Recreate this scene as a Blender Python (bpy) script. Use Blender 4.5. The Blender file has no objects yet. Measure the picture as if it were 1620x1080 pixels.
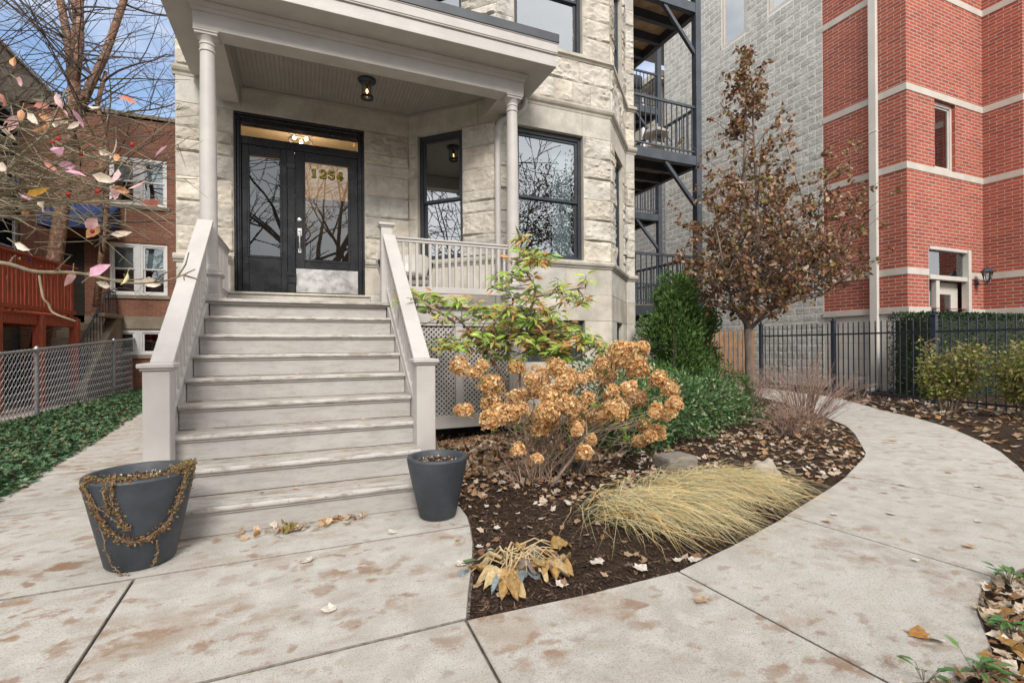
import bpy, math, random
from math import sin, cos, pi, radians, sqrt, atan2
from mathutils import Vector, Matrix, noise, Euler
sc = bpy.context.scene
COL = sc.collection
R = random.Random(7)
# ------------------------------------------------------------------ camera
FOC, YAW, ROLL, CXP, CYH, EYE = 775.0, radians(23.0), radians(0.4), 810.0, 546.0, 1.2
FWD = Vector((sin(YAW), cos(YAW), 0))
_r0, _u0 = Vector((cos(YAW), -sin(YAW), 0)), Vector((0, 0, 1))
RGT = _r0 * cos(ROLL) - _u0 * sin(ROLL)
UPV = _u0 * cos(ROLL) + _r0 * sin(ROLL)
cd = bpy.data.cameras.new('camera'); cam = bpy.data.objects.new('camera', cd); COL.objects.link(cam)
cd.sensor_width = 36.0; cd.lens = 36.0 * FOC / 1620.0; cd.shift_y = 6.0 / 1620.0; cd.clip_end = 400; cd.clip_start = 0.05
m = Matrix.Identity(4)
for i in range(3):
    m[i][0] = RGT[i]; m[i][1] = UPV[i]; m[i][2] = -FWD[i]
m[0][3], m[1][3], m[2][3] = 0, 0, EYE
cam.matrix_world = m
sc.camera = cam
def site(x, y, d):           # the place seen at photo pixel x, y at forward distance d metres
    return Vector((0, 0, EYE)) + d * (FWD + RGT * ((x - CXP) / FOC) + UPV * ((CYH - y) / FOC))
def gpt(px_, py_, z=0.0):
    r = FWD + RGT*((px_-CXP)/FOC) + UPV*((CYH-py_)/FOC); t = (z-EYE)/r.z; return r.x*t, r.y*t
# ------------------------------------------------------------------ world, sun, exposure
SUN_EL, SUN_AZ = radians(40), radians(193)      # azimuth clockwise from +Y
w = bpy.data.worlds.new('World'); sc.world = w; w.use_nodes = True
nt = w.node_tree; nt.nodes.clear()
def N(nt, t, **kw):
    n = nt.nodes.new(t)
    for k, v in kw.items():
        if k.startswith('i_'):
            n.inputs[k[2:].replace('_', ' ')].default_value = v
        else:
            setattr(n, k, v)
    return n
out = N(nt, 'ShaderNodeOutputWorld'); bg = N(nt, 'ShaderNodeBackground'); bg.inputs['Strength'].default_value = 0.14
sky = N(nt, 'ShaderNodeTexSky', sky_type='NISHITA', sun_disc=False, sun_elevation=SUN_EL, sun_rotation=SUN_AZ, air_density=1.0, dust_density=3.0, ozone_density=1.5)
tc = N(nt, 'ShaderNodeTexCoord')
nz = N(nt, 'ShaderNodeTexNoise'); nz.inputs['Scale'].default_value = 2.2; nz.inputs['Detail'].default_value = 6; nz.inputs['Roughness'].default_value = 0.55
mp = N(nt, 'ShaderNodeMapping'); mp.inputs['Scale'].default_value = (1, 1, 2.4)
nt.links.new(tc.outputs['Generated'], mp.inputs['Vector']); nt.links.new(mp.outputs[0], nz.inputs['Vector'])
sep = N(nt, 'ShaderNodeSeparateXYZ'); nt.links.new(tc.outputs['Generated'], sep.inputs[0])
# the cloud deck covers overhead and the street side; it opens to blue towards the back of the lot (+Y)
mr = N(nt, 'ShaderNodeMapRange'); mr.inputs['From Min'].default_value = 0.95; mr.inputs['From Max'].default_value = 0.25
mr.inputs['To Min'].default_value = -0.07; mr.inputs['To Max'].default_value = 0.45
nt.links.new(sep.outputs['Y'], mr.inputs['Value'])
ad = N(nt, 'ShaderNodeMath', operation='ADD'); nt.links.new(nz.outputs['Fac'], ad.inputs[0]); nt.links.new(mr.outputs[0], ad.inputs[1])
cr = N(nt, 'ShaderNodeMapRange', interpolation_type='SMOOTHSTEP'); cr.inputs['From Min'].default_value = 0.38; cr.inputs['From Max'].default_value = 0.80
nt.links.new(ad.outputs[0], cr.inputs['Value'])
mx = N(nt, 'ShaderNodeMixRGB'); nt.links.new(cr.outputs[0], mx.inputs['Fac']); nt.links.new(sky.outputs[0], mx.inputs['Color1'])
cn = N(nt, 'ShaderNodeTexNoise'); cn.inputs['Scale'].default_value = 3.1; cn.inputs['Detail'].default_value = 4; nt.links.new(mp.outputs[0], cn.inputs['Vector'])
cc = N(nt, 'ShaderNodeValToRGB'); cc.color_ramp.elements[0].position = 0.3; cc.color_ramp.elements[0].color = (5.0, 5.2, 5.5, 1)
cc.color_ramp.elements[1].position = 0.72; cc.color_ramp.elements[1].color = (7.4, 7.25, 7.05, 1)
nt.links.new(cn.outputs['Fac'], cc.inputs['Fac'])
nt.links.new(cc.outputs[0], mx.inputs['Color2'])
nt.links.new(mx.outputs[0], bg.inputs['Color']); nt.links.new(bg.outputs[0], out.inputs['Surface'])
sd = bpy.data.lights.new('sun', 'SUN'); sd.energy = 2.5; sd.angle = radians(17); sd.color = (1.0, 0.95, 0.88)
sun = bpy.data.objects.new('sun', sd); COL.objects.link(sun); sun.location = (-6, -12, 20)
sdir = Vector((sin(SUN_AZ) * cos(SUN_EL), cos(SUN_AZ) * cos(SUN_EL), sin(SUN_EL)))
sun.rotation_euler = sdir.to_track_quat('Z', 'Y').to_euler()
sc.view_settings.view_transform = 'Standard'; sc.view_settings.look = 'None'; sc.view_settings.gamma = 1.0
sc.view_settings.use_curve_mapping = False
sc.view_settings.exposure = 0.74
# ------------------------------------------------------------------ helpers
def V(*a): return Vector(a)
class MB:
    """collects geometry for ONE mesh object"""
    def __init__(s): s.v = []; s.f = []; s.c = []; s.uv = {}; s.mi = []
    def add(s, vs, fs, col=None, mi=0):
        o = len(s.v); s.v.extend([tuple(p) for p in vs]); s.f.extend([tuple(i + o for i in f) for f in fs])
        s.c.extend([col or (1, 1, 1)] * len(vs)); s.mi.extend([mi] * len(fs))
        return o
    def box(s, x0, x1, y0, y1, z0, z1, col=None):
        s.add([(x0,y0,z0),(x1,y0,z0),(x1,y1,z0),(x0,y1,z0),(x0,y0,z1),(x1,y0,z1),(x1,y1,z1),(x0,y1,z1)],
              [(0,3,2,1),(4,5,6,7),(0,1,5,4),(1,2,6,5),(2,3,7,6),(3,0,4,7)], col)
    def obox(s, c, ax, ay, az, col=None):     # centre and three half-axis vectors
        c = Vector(c); ps = []
        for k in (-1, 1):
            for (i, j) in ((-1,-1),(1,-1),(1,1),(-1,1)): ps.append(c + ax * i + ay * j + az * k)
        s.add(ps, [(0,3,2,1),(4,5,6,7),(0,1,5,4),(1,2,6,5),(2,3,7,6),(3,0,4,7)], col)
    def beam(s, a, b, w, h, up=(0,0,1), col=None):   # bar from a to b, w wide, h along up
        a, b = Vector(a), Vector(b); d = (b - a); L = d.length; d.normalize()
        sx = d.cross(Vector(up)); sx.normalize(); uz = sx.cross(d)
        s.obox((a + b) / 2, sx * w / 2, d * L / 2, uz * h / 2, col)
    def slab(s, poly, z0, z1):                # top face material 0, sides material 1
        n = len(poly)
        o = s.add([(p[0], p[1], z0) for p in poly] + [(p[0], p[1], z1) for p in poly], [tuple(range(n, 2 * n))])
        s.f += [(o + i, o + (i + 1) % n, o + n + (i + 1) % n, o + n + i) for i in range(n)]; s.mi += [1] * n
    def prism(s, poly, z0, z1, col=None):     # polygon (ccw, xy) extruded in z
        n = len(poly)
        s.add([(p[0], p[1], z0) for p in poly] + [(p[0], p[1], z1) for p in poly],
              [tuple(range(n - 1, -1, -1)), tuple(range(n, 2 * n))] + [(i, (i + 1) % n, n + (i + 1) % n, n + i) for i in range(n)], col)
    def extrude(s, prof, a, b, right, up=(0,0,1), col=None):   # profile (u along right, v along up) swept a->b
        a, b, right, up = Vector(a), Vector(b), Vector(right), Vector(up); n = len(prof)
        vs = [a + right * u + up * v for u, v in prof] + [b + right * u + up * v for u, v in prof]
        s.add(vs, [(i, (i + 1) % n, n + (i + 1) % n, n + i) for i in range(n)] + [tuple(range(n - 1, -1, -1)), tuple(range(n, 2 * n))], col)
    def tube(s, pts, rad, n=6, col=None, cap=True):
        pts = [Vector(p) for p in pts]; k = len(pts)
        if not isinstance(rad, (list, tuple)): rad = [rad] * k
        t = (pts[1] - pts[0]).normalized(); ref = Vector((0, 0, 1)) if abs(t.z) < 0.9 else Vector((1, 0, 0))
        x = t.cross(ref).normalized(); vs = []
        for i, p in enumerate(pts):
            t = (pts[min(i + 1, k - 1)] - pts[max(i - 1, 0)])
            if t.length < 1e-9: t = Vector((0, 0, 1))
            t.normalize(); x = (x - t * x.dot(t))
            if x.length < 1e-6: x = t.cross(Vector((0.3, 0.7, 0.2)))
            x.normalize(); y = t.cross(x)
            for j in range(n):
                a = 2 * pi * j / n; vs.append(p + (x * cos(a) + y * sin(a)) * rad[i])
        fs = [(i * n + j, i * n + (j + 1) % n, (i + 1) * n + (j + 1) % n, (i + 1) * n + j) for i in range(k - 1) for j in range(n)]
        if cap: fs += [tuple(range(n - 1, -1, -1)), tuple((k - 1) * n + j for j in range(n))]
        s.add(vs, fs, col)
    def lathe(s, prof, c, n=32, col=None):    # (r, z) profile round the vertical through c
        c = Vector(c); k = len(prof); vs = []
        for r, z in prof:
            for j in range(n):
                a = 2 * pi * j / n; vs.append((c.x + r * cos(a), c.y + r * sin(a), c.z + z))
        s.add(vs, [(i * n + j, i * n + (j + 1) % n, (i + 1) * n + (j + 1) % n, (i + 1) * n + j) for i in range(k - 1) for j in range(n)], col)
    def quad(s, a, b, c, d, col=None, uv=None):
        i = len(s.f); s.add([a, b, c, d], [(0, 1, 2, 3)], col)
        if uv: s.uv[i] = uv
    def wallquad(s, p, u, L, z0, z1, u0=0.0):  # vertical quad from p along unit u, with metric uv
        p, u = Vector(p), Vector(u)
        a = Vector((p.x, p.y, z0)); b = a + u * L
        s.quad(a, b, (b.x, b.y, z1), (a.x, a.y, z1), None, [(u0, z0), (u0 + L, z0), (u0 + L, z1), (u0, z1)])
    def blob(s, c, rx, ry, rz, seed=0, amp=0.25, nu=12, nv=8, col=None, fr=1.5):
        c = Vector(c); vs = []; fs = []
        for i in range(nv + 1):
            th = pi * i / nv
            for j in range(nu):
                ph = 2 * pi * j / nu; d = Vector((sin(th) * cos(ph), sin(th) * sin(ph), cos(th)))
                k = 1 + amp * noise.noise(d * fr + Vector((seed, seed * 1.7, 0)))
                vs.append(c + Vector((d.x * rx * k, d.y * ry * k, d.z * rz * k)))
        for i in range(nv):
            for j in range(nu): fs.append((i * nu + j, (i + 1) * nu + j, (i + 1) * nu + (j + 1) % nu, i * nu + (j + 1) % nu))
        s.add(vs, fs, col)
    def build(s, name, mat, parent=None, smooth=False, bevel=0.0, origin=None, seg=1, angle=None):
        me = bpy.data.meshes.new(name)
        o = Vector(origin) if origin is not None else (parent_world(parent) if parent else Vector((0, 0, 0)))
        me.from_pydata([(p[0] - o.x, p[1] - o.y, p[2] - o.z) for p in s.v], [], s.f)
        if s.uv:
            ul = me.uv_layers.new(name='UVMap')
            for i, uv in s.uv.items():
                for k, li in enumerate(me.polygons[i].loop_indices): ul.data[li].uv = uv[k]
        if any(c != (1, 1, 1) for c in s.c):
            ca = me.color_attributes.new(name='Col', type='FLOAT_COLOR', domain='POINT')
            ca.data.foreach_set('color', [x for c in s.c for x in (c[0], c[1], c[2], 1.0)])
        mats = mat if isinstance(mat, (list, tuple)) else [mat]
        for mm in mats: me.materials.append(mm)
        if len(mats) > 1: me.polygons.foreach_set('material_index', s.mi)
        if smooth:
            me.polygons.foreach_set('use_smooth', [True] * len(me.polygons))
            if angle: me.set_sharp_from_angle(angle=radians(angle))
        me.update()
        ob = bpy.data.objects.new(name, me); COL.objects.link(ob)
        if parent:
            ob.parent = parent; ob.location = o - parent_world(parent)
        else: ob.location = o
        if bevel:
            b = ob.modifiers.new('bevel', 'BEVEL'); b.width = bevel; b.segments = seg; b.limit_method = 'ANGLE'; b.angle_limit = radians(40)
        return ob
def parent_world(p):
    v = Vector((0, 0, 0))
    while p is not None: v += p.location; p = p.parent
    return v
def tag(o, label=None, cat=None, group=None, kind=None):
    if label: o['label'] = label
    if cat: o['category'] = cat
    if group: o['group'] = group
    if kind: o['kind'] = kind
    return o
def thing(name, label, cat, loc=(0, 0, 0), group=None):
    o = bpy.data.objects.new(name, None); COL.objects.link(o); o.location = loc; o.empty_display_size = 0.1
    return tag(o, label, cat, group)
def copy_tree(o, parent=None):
    c = o.copy(); COL.objects.link(c)
    if parent: c.parent = parent
    for ch in list(o.children): copy_tree(ch, c)
    return c
def smooth01(t): t = max(0.0, min(1.0, t)); return t * t * (3 - 2 * t)
def lerp(a, b, t): return a + (b - a) * t
def jit(c, a, rng=R):
    k = 1 + rng.uniform(-a, a); return (c[0] * k, c[1] * k, c[2] * k)
def mixc(a, b, t): return tuple(a[i] + (b[i] - a[i]) * t for i in range(3))
def rvec(rng=R):
    while True:
        v = Vector((rng.uniform(-1, 1), rng.uniform(-1, 1), rng.uniform(-1, 1)))
        if 0.01 < v.length < 1: return v.normalized()
def leaf(mb, p, d, n, L, W, col, fold=0.15, droop=0.0, stem=0.0):
    """one leaf: base p, direction d, face normal n"""
    p = Vector(p); d = Vector(d).normalized(); n = Vector(n)
    s = d.cross(n)
    if s.length < 1e-4: s = d.cross(Vector((0.31, 0.52, 0.8)))
    s.normalize(); n = s.cross(d)
    p = p + d * stem
    a = p; m1 = p + d * L * 0.35 - n * W * fold; m2 = p + d * L * 0.72 - n * (W * fold * 0.8 + droop * L * 0.35); t = p + d * L - n * droop * L
    l1 = p + d * L * 0.33 - s * W * 0.46; r1 = p + d * L * 0.33 + s * W * 0.46
    l2 = p + d * L * 0.70 - s * W * 0.36 - n * droop * L * 0.33; r2 = p + d * L * 0.70 + s * W * 0.36 - n * droop * L * 0.33
    mb.add([a, m1, m2, t, l1, l2, r1, r2], [(0, 6, 1), (0, 1, 4), (1, 6, 7, 2), (4, 1, 2, 5), (2, 7, 3), (5, 2, 3)], col)
LOBE = [(0, 0), (0.12, 0.06), (0.36, 0.02), (0.30, 0.20), (0.52, 0.46), (0.30, 0.50), (0.24, 0.66), (0.0, 1.0),
        (-0.24, 0.66), (-0.30, 0.50), (-0.52, 0.46), (-0.30, 0.20), (-0.36, 0.02), (-0.12, 0.06)]
def maple(mb, p, ang, L, col, tilt=(0, 0), curl=0.15, rng=R):
    """one lobed fallen leaf lying at p, slightly curled"""
    p = Vector(p); M = Euler((tilt[0], tilt[1], ang)).to_matrix(); vs = []
    k1, k2 = rng.uniform(-curl, curl), rng.uniform(0, curl)
    ax = rng.uniform(0.75, 1.1); sk = rng.uniform(-0.22, 0.22)
    for (x, y) in LOBE:
        x = x * ax * rng.uniform(0.82, 1.15) + sk * y * 0.5; y = y * rng.uniform(0.92, 1.06)
        r2 = x * x + (y - 0.4) ** 2
        vs.append(p + M @ Vector((x * L, (y - 0.4) * L, L * (k2 * r2 * 1.1 + k1 * x * y))))
    vs.append(p + M @ Vector((0, -0.05 * L, 0.0)))
    n = len(LOBE)
    mb.add(vs, [(n, i, (i + 1) % n) for i in range(n)], col)
# ------------------------------------------------------------------ materials
def newmat(name):
    m = bpy.data.materials.new(name); m.use_nodes = True; nt = m.node_tree
    b = nt.nodes['Principled BSDF']; return m, nt, b
def coords(nt, kind='Object', scale=(1, 1, 1)):
    t = N(nt, 'ShaderNodeTexCoord'); mp = N(nt, 'ShaderNodeMapping'); mp.inputs['Scale'].default_value = scale
    nt.links.new(t.outputs[kind], mp.inputs['Vector']); return mp.outputs[0]
def tnoise(nt, vec, scale, detail=4, rough=0.55, dist=0.0):
    n = N(nt, 'ShaderNodeTexNoise'); n.inputs['Scale'].default_value = scale; n.inputs['Detail'].default_value = detail
    n.inputs['Roughness'].default_value = rough; n.inputs['Distortion'].default_value = dist
    if vec is not None: nt.links.new(vec, n.inputs['Vector'])
    return n.outputs['Fac']
def rng_(nt, val, a, b, c=0.0, d=1.0, sm=True):
    n = N(nt, 'ShaderNodeMapRange'); n.interpolation_type = 'SMOOTHSTEP' if sm else 'LINEAR'
    for k, v in zip(('From Min', 'From Max', 'To Min', 'To Max'), (a, b, c, d)): n.inputs[k].default_value = v
    nt.links.new(val, n.inputs['Value']); return n.outputs[0]
def math_(nt, op, a, b):
    n = N(nt, 'ShaderNodeMath', operation=op)
    for i, x in enumerate((a, b)):
        if isinstance(x, (int, float)): n.inputs[i].default_value = x
        else: nt.links.new(x, n.inputs[i])
    return n.outputs[0]
def mix(nt, fac, a, b, mode='MIX'):
    n = N(nt, 'ShaderNodeMixRGB', blend_type=mode)
    for k, x in (('Fac', fac), ('Color1', a), ('Color2', b)):
        if isinstance(x, (int, float)): n.inputs[k].default_value = x
        elif isinstance(x, tuple): n.inputs[k].default_value = (*x, 1)
        else: nt.links.new(x, n.inputs[k])
    return n.outputs[0]
def bump(nt, b, h, strength=0.3, dist=0.02, prev=None):
    n = N(nt, 'ShaderNodeBump'); n.inputs['Strength'].default_value = strength; n.inputs['Distance'].default_value = dist
    nt.links.new(h, n.inputs['Height'])
    if prev: nt.links.new(prev, n.inputs['Normal'])
    nt.links.new(n.outputs[0], b.inputs['Normal']); return n.outputs[0]
def attr(nt, name='Col'):
    n = N(nt, 'ShaderNodeAttribute'); n.attribute_name = name; return n.outputs['Color']
def simple(name, c, rough=0.6, var=0.12, scale=6.0, bs=0.1, bscale=60, metal=0.0, spec=0.5, stretch=(1, 1, 1), dirt=None, dirt_amt=(0.55, 0.75)):
    m, nt, b = newmat(name); v = coords(nt, 'Object', stretch)
    f = tnoise(nt, v, scale, 5, 0.6)
    col = mix(nt, rng_(nt, f, 0.3, 0.7), tuple(x * (1 - var) for x in c), tuple(min(1, x * (1 + var)) for x in c))
    if dirt:
        d = tnoise(nt, v, scale * 1.7, 8, 0.7)
        col = mix(nt, rng_(nt, d, dirt_amt[0], dirt_amt[1], 0, 0.85), col, dirt)
    nt.links.new(col, b.inputs['Base Color'])
    r = rng_(nt, tnoise(nt, v, scale * 3, 3), 0.3, 0.7, rough - 0.08, min(1, rough + 0.08)); nt.links.new(r, b.inputs['Roughness'])
    b.inputs['Metallic'].default_value = metal; b.inputs['Specular IOR Level'].default_value = spec
    if bs: bump(nt, b, tnoise(nt, v, bscale, 5, 0.6), bs, 0.01)
    return m
def leafmat(name, trans=0.25, rough=0.55, var=0.25, scale=40):
    m, nt, b = newmat(name); v = coords(nt)
    f = tnoise(nt, v, scale, 3)
    k = N(nt, 'ShaderNodeMapRange'); k.inputs['From Min'].default_value = 0.3; k.inputs['From Max'].default_value = 0.7
    k.inputs['To Min'].default_value = 1 - var; k.inputs['To Max'].default_value = 1 + var; nt.links.new(f, k.inputs['Value'])
    mul = N(nt, 'ShaderNodeVectorMath', operation='SCALE'); nt.links.new(attr(nt), mul.inputs[0]); nt.links.new(k.outputs[0], mul.inputs['Scale'])
    nt.links.new(mul.outputs[0], b.inputs['Base Color']); b.inputs['Roughness'].default_value = rough
    b.inputs['Specular IOR Level'].default_value = 0.35
    if trans:
        tr = N(nt, 'ShaderNodeBsdfTranslucent'); nt.links.new(mul.outputs[0], tr.inputs['Color'])
        ms = N(nt, 'ShaderNodeMixShader'); ms.inputs[0].default_value = trans
        o = nt.nodes['Material Output']; nt.links.new(b.outputs[0], ms.inputs[1]); nt.links.new(tr.outputs[0], ms.inputs[2]); nt.links.new(ms.outputs[0], o.inputs['Surface'])
    return m
def glassmat(name, refl=0.35, tint=(0.8, 0.86, 0.88), rough=0.0):
    m, nt, b = newmat(name); nt.nodes.remove(b)
    o = nt.nodes['Material Output']
    t = N(nt, 'ShaderNodeBsdfTransparent'); t.inputs['Color'].default_value = (*tint, 1); rough = max(rough, 0.012)
    g = N(nt, 'ShaderNodeBsdfGlossy'); g.inputs['Roughness'].default_value = rough; g.inputs['Color'].default_value = (0.93, 0.97, 1.0, 1)
    lw = N(nt, 'ShaderNodeLayerWeight'); lw.inputs['Blend'].default_value = 0.25
    f = rng_(nt, lw.outputs['Fresnel'], 0.0, 1.0, refl, 1.0, False)
    v = coords(nt); bn = N(nt, 'ShaderNodeBump'); bn.inputs['Strength'].default_value = 0.035; bn.inputs['Distance'].default_value = 0.02
    nt.links.new(tnoise(nt, v, 2.5, 1), bn.inputs['Height']); nt.links.new(bn.outputs[0], g.inputs['Normal'])
    ms = N(nt, 'ShaderNodeMixShader'); nt.links.new(f, ms.inputs[0]); nt.links.new(t.outputs[0], ms.inputs[1]); nt.links.new(g.outputs[0], ms.inputs[2])
    nt.links.new(ms.outputs[0], o.inputs['Surface']); return m
def emis(name, c, s):
    m, nt, b = newmat(name); b.inputs['Base Color'].default_value = (*c, 1); b.inputs['Emission Color'].default_value = (*c, 1); b.inputs['Emission Strength'].default_value = s; return m
def concrete(name):
    m, nt, b = newmat(name); v = coords(nt)
    big = tnoise(nt, v, 0.9, 5, 0.6); mid = tnoise(nt, v, 7, 6, 0.65); fine = tnoise(nt, v, 130, 3, 0.7)
    c = mix(nt, rng_(nt, big, 0.3, 0.7), (0.39, 0.36, 0.315), (0.47, 0.45, 0.41))
    c = mix(nt, rng_(nt, mid, 0.35, 0.7), c, (0.52, 0.50, 0.465))
    c = mix(nt, rng_(nt, fine, 0.50, 0.68, 0, 0.8), c, (0.23, 0.21, 0.185))
    c = mix(nt, rng_(nt, tnoise(nt, v, 210, 2, 0.5), 0.58, 0.75, 0, 0.4), c, (0.62, 0.6, 0.56))
    # leaf-shaped tannin stains: warped voronoi cells, each with its own size and strength
    wv = N(nt, 'ShaderNodeTexNoise'); wv.inputs['Scale'].default_value = 6.0; wv.inputs['Detail'].default_value = 4; nt.links.new(v, wv.inputs['Vector'])
    ms_ = N(nt, 'ShaderNodeVectorMath', operation='MULTIPLY_ADD'); nt.links.new(wv.outputs['Color'], ms_.inputs[0]); ms_.inputs[1].default_value = (0.20, 0.20, 0); nt.links.new(v, ms_.inputs[2])
    # dirt and stain are heavier on the entry pad (small x) than on the curved walk
    sx = N(nt, 'ShaderNodeSeparateXYZ'); nt.links.new(v, sx.inputs[0])
    zone = rng_(nt, sx.outputs['X'], 0.6, 3.4, 1.0, 0.62)
    patch = rng_(nt, tnoise(nt, v, 1.1, 4, 0.6), 0.34, 0.62, 0.25, 1.0)
    for (sc_, rad, seed, amt, col) in ((4.6, 0.52, 0.0, 0.85, (0.225, 0.130, 0.078)), (7.0, 0.50, 5.3, 0.8, (0.255, 0.155, 0.095)), (5.4, 0.46, 27.1, 0.7, (0.27, 0.17, 0.10)), (9.5, 0.50, 41.3, 0.8, (0.23, 0.14, 0.085)), (8.0, 0.46, 63.9, 0.75, (0.25, 0.15, 0.09)), (2.3, 0.58, 11.7, 0.5, (0.30, 0.21, 0.145))):
        mp = N(nt, 'ShaderNodeMapping'); mp.inputs['Location'].default_value = (seed, seed * 0.37, 0); mp.inputs['Scale'].default_value = (1, 1.25, 0.0); nt.links.new(ms_.outputs[0], mp.inputs['Vector'])
        vo = N(nt, 'ShaderNodeTexVoronoi'); vo.inputs['Scale'].default_value = sc_; nt.links.new(mp.outputs[0], vo.inputs['Vector'])
        s2 = N(nt, 'ShaderNodeSeparateColor'); nt.links.new(vo.outputs['Color'], s2.inputs[0])
        rr = math_(nt, 'MULTIPLY', rng_(nt, s2.outputs[0], 0.10, 0.95, 0.0, 1.0, False), rad)
        dd = math_(nt, 'MULTIPLY', math_(nt, 'SUBTRACT', rr, vo.outputs['Distance']), 3.2)
        n1 = math_(nt, 'MULTIPLY', math_(nt, 'SUBTRACT', tnoise(nt, coords(nt, 'Object', (1, 1.5, 1)), 13, 5, 0.7, 0.3), 0.5), 2.3)
        n2 = math_(nt, 'MULTIPLY', math_(nt, 'SUBTRACT', tnoise(nt, v, 48, 5, 0.8), 0.5), 1.8)
        k = rng_(nt, math_(nt, 'ADD', dd, math_(nt, 'ADD', n1, n2)), 0.10, 0.95, 0, amt)
        k = math_(nt, 'MULTIPLY', k, rng_(nt, dd, -1.1, 0.1, 0, 1.0))
        k = math_(nt, 'MULTIPLY', k, math_(nt, 'MULTIPLY', zone, patch))
        c = mix(nt, k, c, col)
    smear = math_(nt, 'MULTIPLY', rng_(nt, tnoise(nt, coords(nt, 'Object', (1.2, 3.2, 1)), 1.6, 7, 0.7), 0.46, 0.76, 0, 0.65), rng_(nt, sx.outputs['X'], -0.2, 2.0, 1.0, 0.25))
    c = mix(nt, smear, c, (0.28, 0.20, 0.14))
    nt.links.new(c, b.inputs['Base Color']); b.inputs['Roughness'].default_value = 0.88; b.inputs['Specular IOR Level'].default_value = 0.25
    p = bump(nt, b, tnoise(nt, v, 150, 4, 0.8), 0.7, 0.006); bump(nt, b, mid, 0.12, 0.01, p)
    return m
def limestone(name, tone=(0.50, 0.455, 0.385), bs=0.5, attrib=True, stain=0.5):
    m, nt, b = newmat(name); v = coords(nt)
    f = tnoise(nt, v, 3.0, 7, 0.65); g = tnoise(nt, v, 22, 6, 0.7)
    c = mix(nt, rng_(nt, f, 0.3, 0.72), tuple(x * 0.78 for x in tone), tuple(min(1, x * 1.16) for x in tone))
    c = mix(nt, rng_(nt, g, 0.5, 0.75, 0, 0.35), c, (tone[0] * 0.7, tone[1] * 0.66, tone[2] * 0.58))
    st = tnoise(nt, coords(nt, 'Object', (2.2, 2.2, 0.5)), 2.2, 6, 0.6)
    c = mix(nt, rng_(nt, st, 0.52, 0.8, 0, stain), c, (0.29, 0.25, 0.20))
    if attrib: c = mix(nt, 1.0, c, attr(nt), 'MULTIPLY')
    nt.links.new(c, b.inputs['Base Color']); b.inputs['Roughness'].default_value = 0.9; b.inputs['Specular IOR Level'].default_value = 0.2
    p = bump(nt, b, tnoise(nt, v, 14, 8, 0.7, 0.6), bs, 0.05); bump(nt, b, tnoise(nt, v, 90, 4, 0.7), bs * 0.6, 0.006, p)
    return m
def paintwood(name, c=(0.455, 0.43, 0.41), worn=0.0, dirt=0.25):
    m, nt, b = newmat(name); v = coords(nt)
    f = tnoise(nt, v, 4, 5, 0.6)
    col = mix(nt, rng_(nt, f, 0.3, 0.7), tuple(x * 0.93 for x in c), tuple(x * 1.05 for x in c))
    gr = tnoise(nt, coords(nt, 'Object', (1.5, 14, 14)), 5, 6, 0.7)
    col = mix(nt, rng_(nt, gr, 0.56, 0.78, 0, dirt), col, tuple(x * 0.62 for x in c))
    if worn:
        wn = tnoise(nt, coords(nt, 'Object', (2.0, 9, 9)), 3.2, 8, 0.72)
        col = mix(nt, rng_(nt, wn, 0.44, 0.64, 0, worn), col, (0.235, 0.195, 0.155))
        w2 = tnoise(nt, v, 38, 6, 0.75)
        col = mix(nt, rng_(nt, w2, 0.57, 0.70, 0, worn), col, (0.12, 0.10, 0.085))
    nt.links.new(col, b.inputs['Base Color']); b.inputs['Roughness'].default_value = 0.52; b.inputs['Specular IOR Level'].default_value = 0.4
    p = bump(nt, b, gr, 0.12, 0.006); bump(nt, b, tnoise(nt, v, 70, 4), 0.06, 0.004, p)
    return m
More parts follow.
